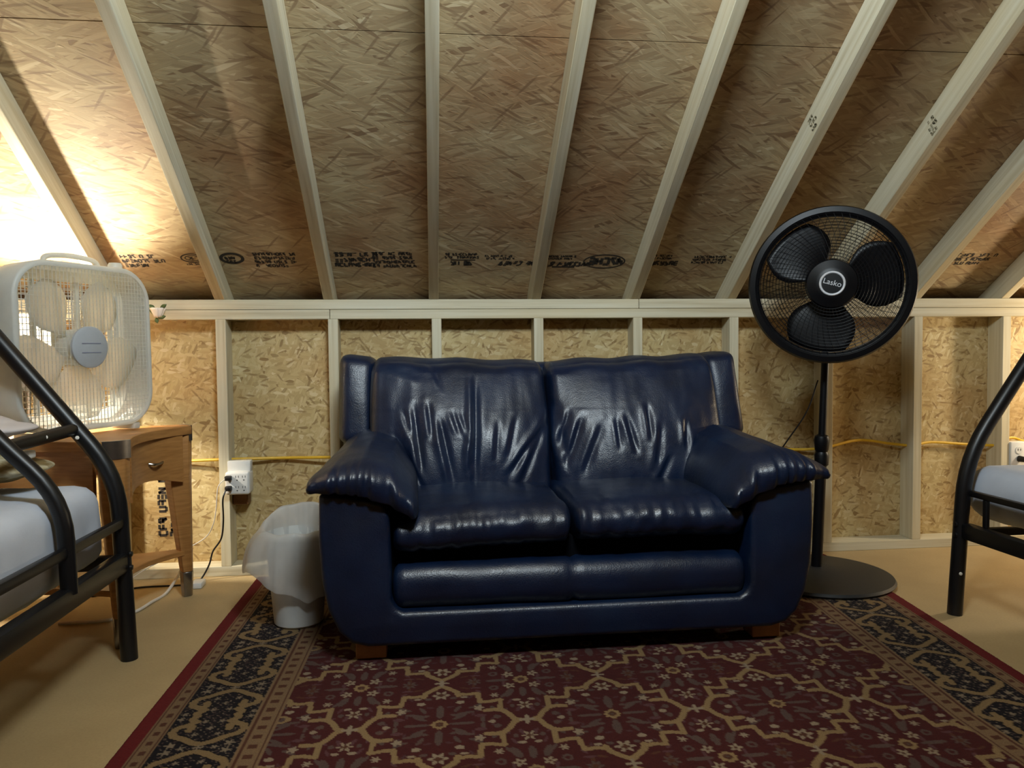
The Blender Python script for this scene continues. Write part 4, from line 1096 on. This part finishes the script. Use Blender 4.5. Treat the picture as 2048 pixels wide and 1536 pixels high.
plug(0.021, 0.389, 'white_cord', 'thin white cord running from the upper plug behind the maple table', [(0.010, -0.064, 0.388), (-0.010, -0.084, 0.36), (-0.020, -0.080, 0.28), (-0.034, -0.072, 0.22), (-0.07, -0.05, 0.165), (-0.15, -0.05, 0.12), (-0.28, -0.08, 0.06), (-0.36, -0.12, 0.004)], 0.0018)
cab('floor_cord', [(-0.145, -0.05, 0.09), (-0.15, -0.10, 0.05), (-0.165, -0.20, 0.006), (-0.18, -0.30, 0.006), (-0.20, -0.40, 0.006), (-0.26, -0.47, 0.006), (-0.40, -0.48, 0.006)], 0.0055, 'white_cord', 'thick white cord curving over the floor under the maple table', 'cord')
ad = MB().box((-0.098, -0.155, 0.0005), (-0.058, -0.095, 0.022)).out('cord_adapter', M['white_plastic'], bevel=0.004, seg=2); tag(ad, 'small white adapter lying on the floor at the foot of the maple table', 'adapter')
wo = thing('wall_outlet', 'white wall outlet with a black plug above the right mattress', 'outlet', (3.305, -0.01, 0.39))
MB().box((3.272, -0.008, 0.335), (3.345, 0.03, 0.448)).out('cover_plate', M['white_plastic'], wo, bevel=0.004, seg=2)
MB().lathe([(0.017, 0.0), (0.016, 0.003), (0.0, 0.003)], seg=24, M=Matrix.Translation((3.309, -0.0075, 0.412)) @ Matrix.Rotation(PI/2, 4, 'X')).out('socket', M['white_plastic'], wo)
mb = MB(); mb.box((3.302, -0.0115, 0.410), (3.304, -0.010, 0.419)); mb.box((3.314, -0.0115, 0.410), (3.316, -0.010, 0.419)); mb.out('socket_slots', slot, wo, smooth=False)
MB().tube([(3.309, -0.009, 0.375), (3.315, -0.032, 0.374), (3.36, -0.045, 0.370), (3.44, -0.05, 0.34), (3.5, -0.05, 0.2), (3.52, -0.06, 0.01)], [0.014, 0.012, 0.004, 0.0035, 0.0035, 0.0035], 10).out('plug', M['black_cord'], wo)

# ------------------------------------------------------------------ silk rose by the fan
fx_, fy_, fz_ = -0.224, -0.030, 1.016
fw_ = thing('silk_rose', 'white artificial rose with green leaves on the wall plate beside the box fan', 'flower', (fx_, fy_, fz_))
for j in range(9):
    a = j*2.4; rr = 0.008+0.0023*j; V = []
    for i in range(5):
        for k in range(5):
            t = k/2-1; s = i/4
            th = a+t*0.75; R_ = rr*(0.55+0.6*s)
            V.append((fx_+R_*math.cos(th), fy_-0.006+R_*math.sin(th)*0.8, fz_-0.018+0.036*s*(1-0.12*t*t)))
    Fc = [(i*5+k, i*5+k+1, (i+1)*5+k+1, (i+1)*5+k) for i in range(4) for k in range(4)]
    o = mesh('petal', V, Fc, M['petal'], fw_); o.modifiers.new('t', 'SOLIDIFY').thickness = 0.0012
for (dx, dz, lx, lz) in ((0.008, 0.016, 0.034, 0.030), (0.0, -0.020, 0.030, -0.014), (-0.008, -0.02, 0.0, -0.040), (-0.01, 0.012, -0.03, 0.03)):
    V = []
    for i in range(6):
        t = i/5; w = 0.008*math.sin(PI*(0.08+0.9*t)); cx = fx_+dx+(lx-dx)*t; cz = fz_+dz+(lz-dz)*t; L = math.hypot(lx-dx, lz-dz); nx_, nzz = -(lz-dz)/L, (lx-dx)/L
        V += [(cx+nx_*w, fy_-0.004-0.006*t, cz+nzz*w), (cx, fy_-0.008-0.006*t, cz), (cx-nx_*w, fy_-0.004-0.006*t, cz-nzz*w)]
    Fc = [(i*3+k, i*3+k+1, i*3+k+4, i*3+k+3) for i in range(5) for k in range(2)]
    o = mesh('leaf', V, Fc, M['leaf'], fw_); o.modifiers.new('t', 'SOLIDIFY').thickness = 0.0008
MB().tube(curve_pts([(fx_, fy_, fz_-0.015), (fx_-0.02, fy_+0.012, fz_-0.01), (fx_-0.05, fy_+0.016, 1.045), (fx_-0.075, fy_+0.022, 1.072), (fx_-0.10, fy_+0.045, 1.0705), (fx_-0.16, fy_+0.065, 1.0695)], 6), 0.002, 8).out('stem', M['leaf'], fw_)
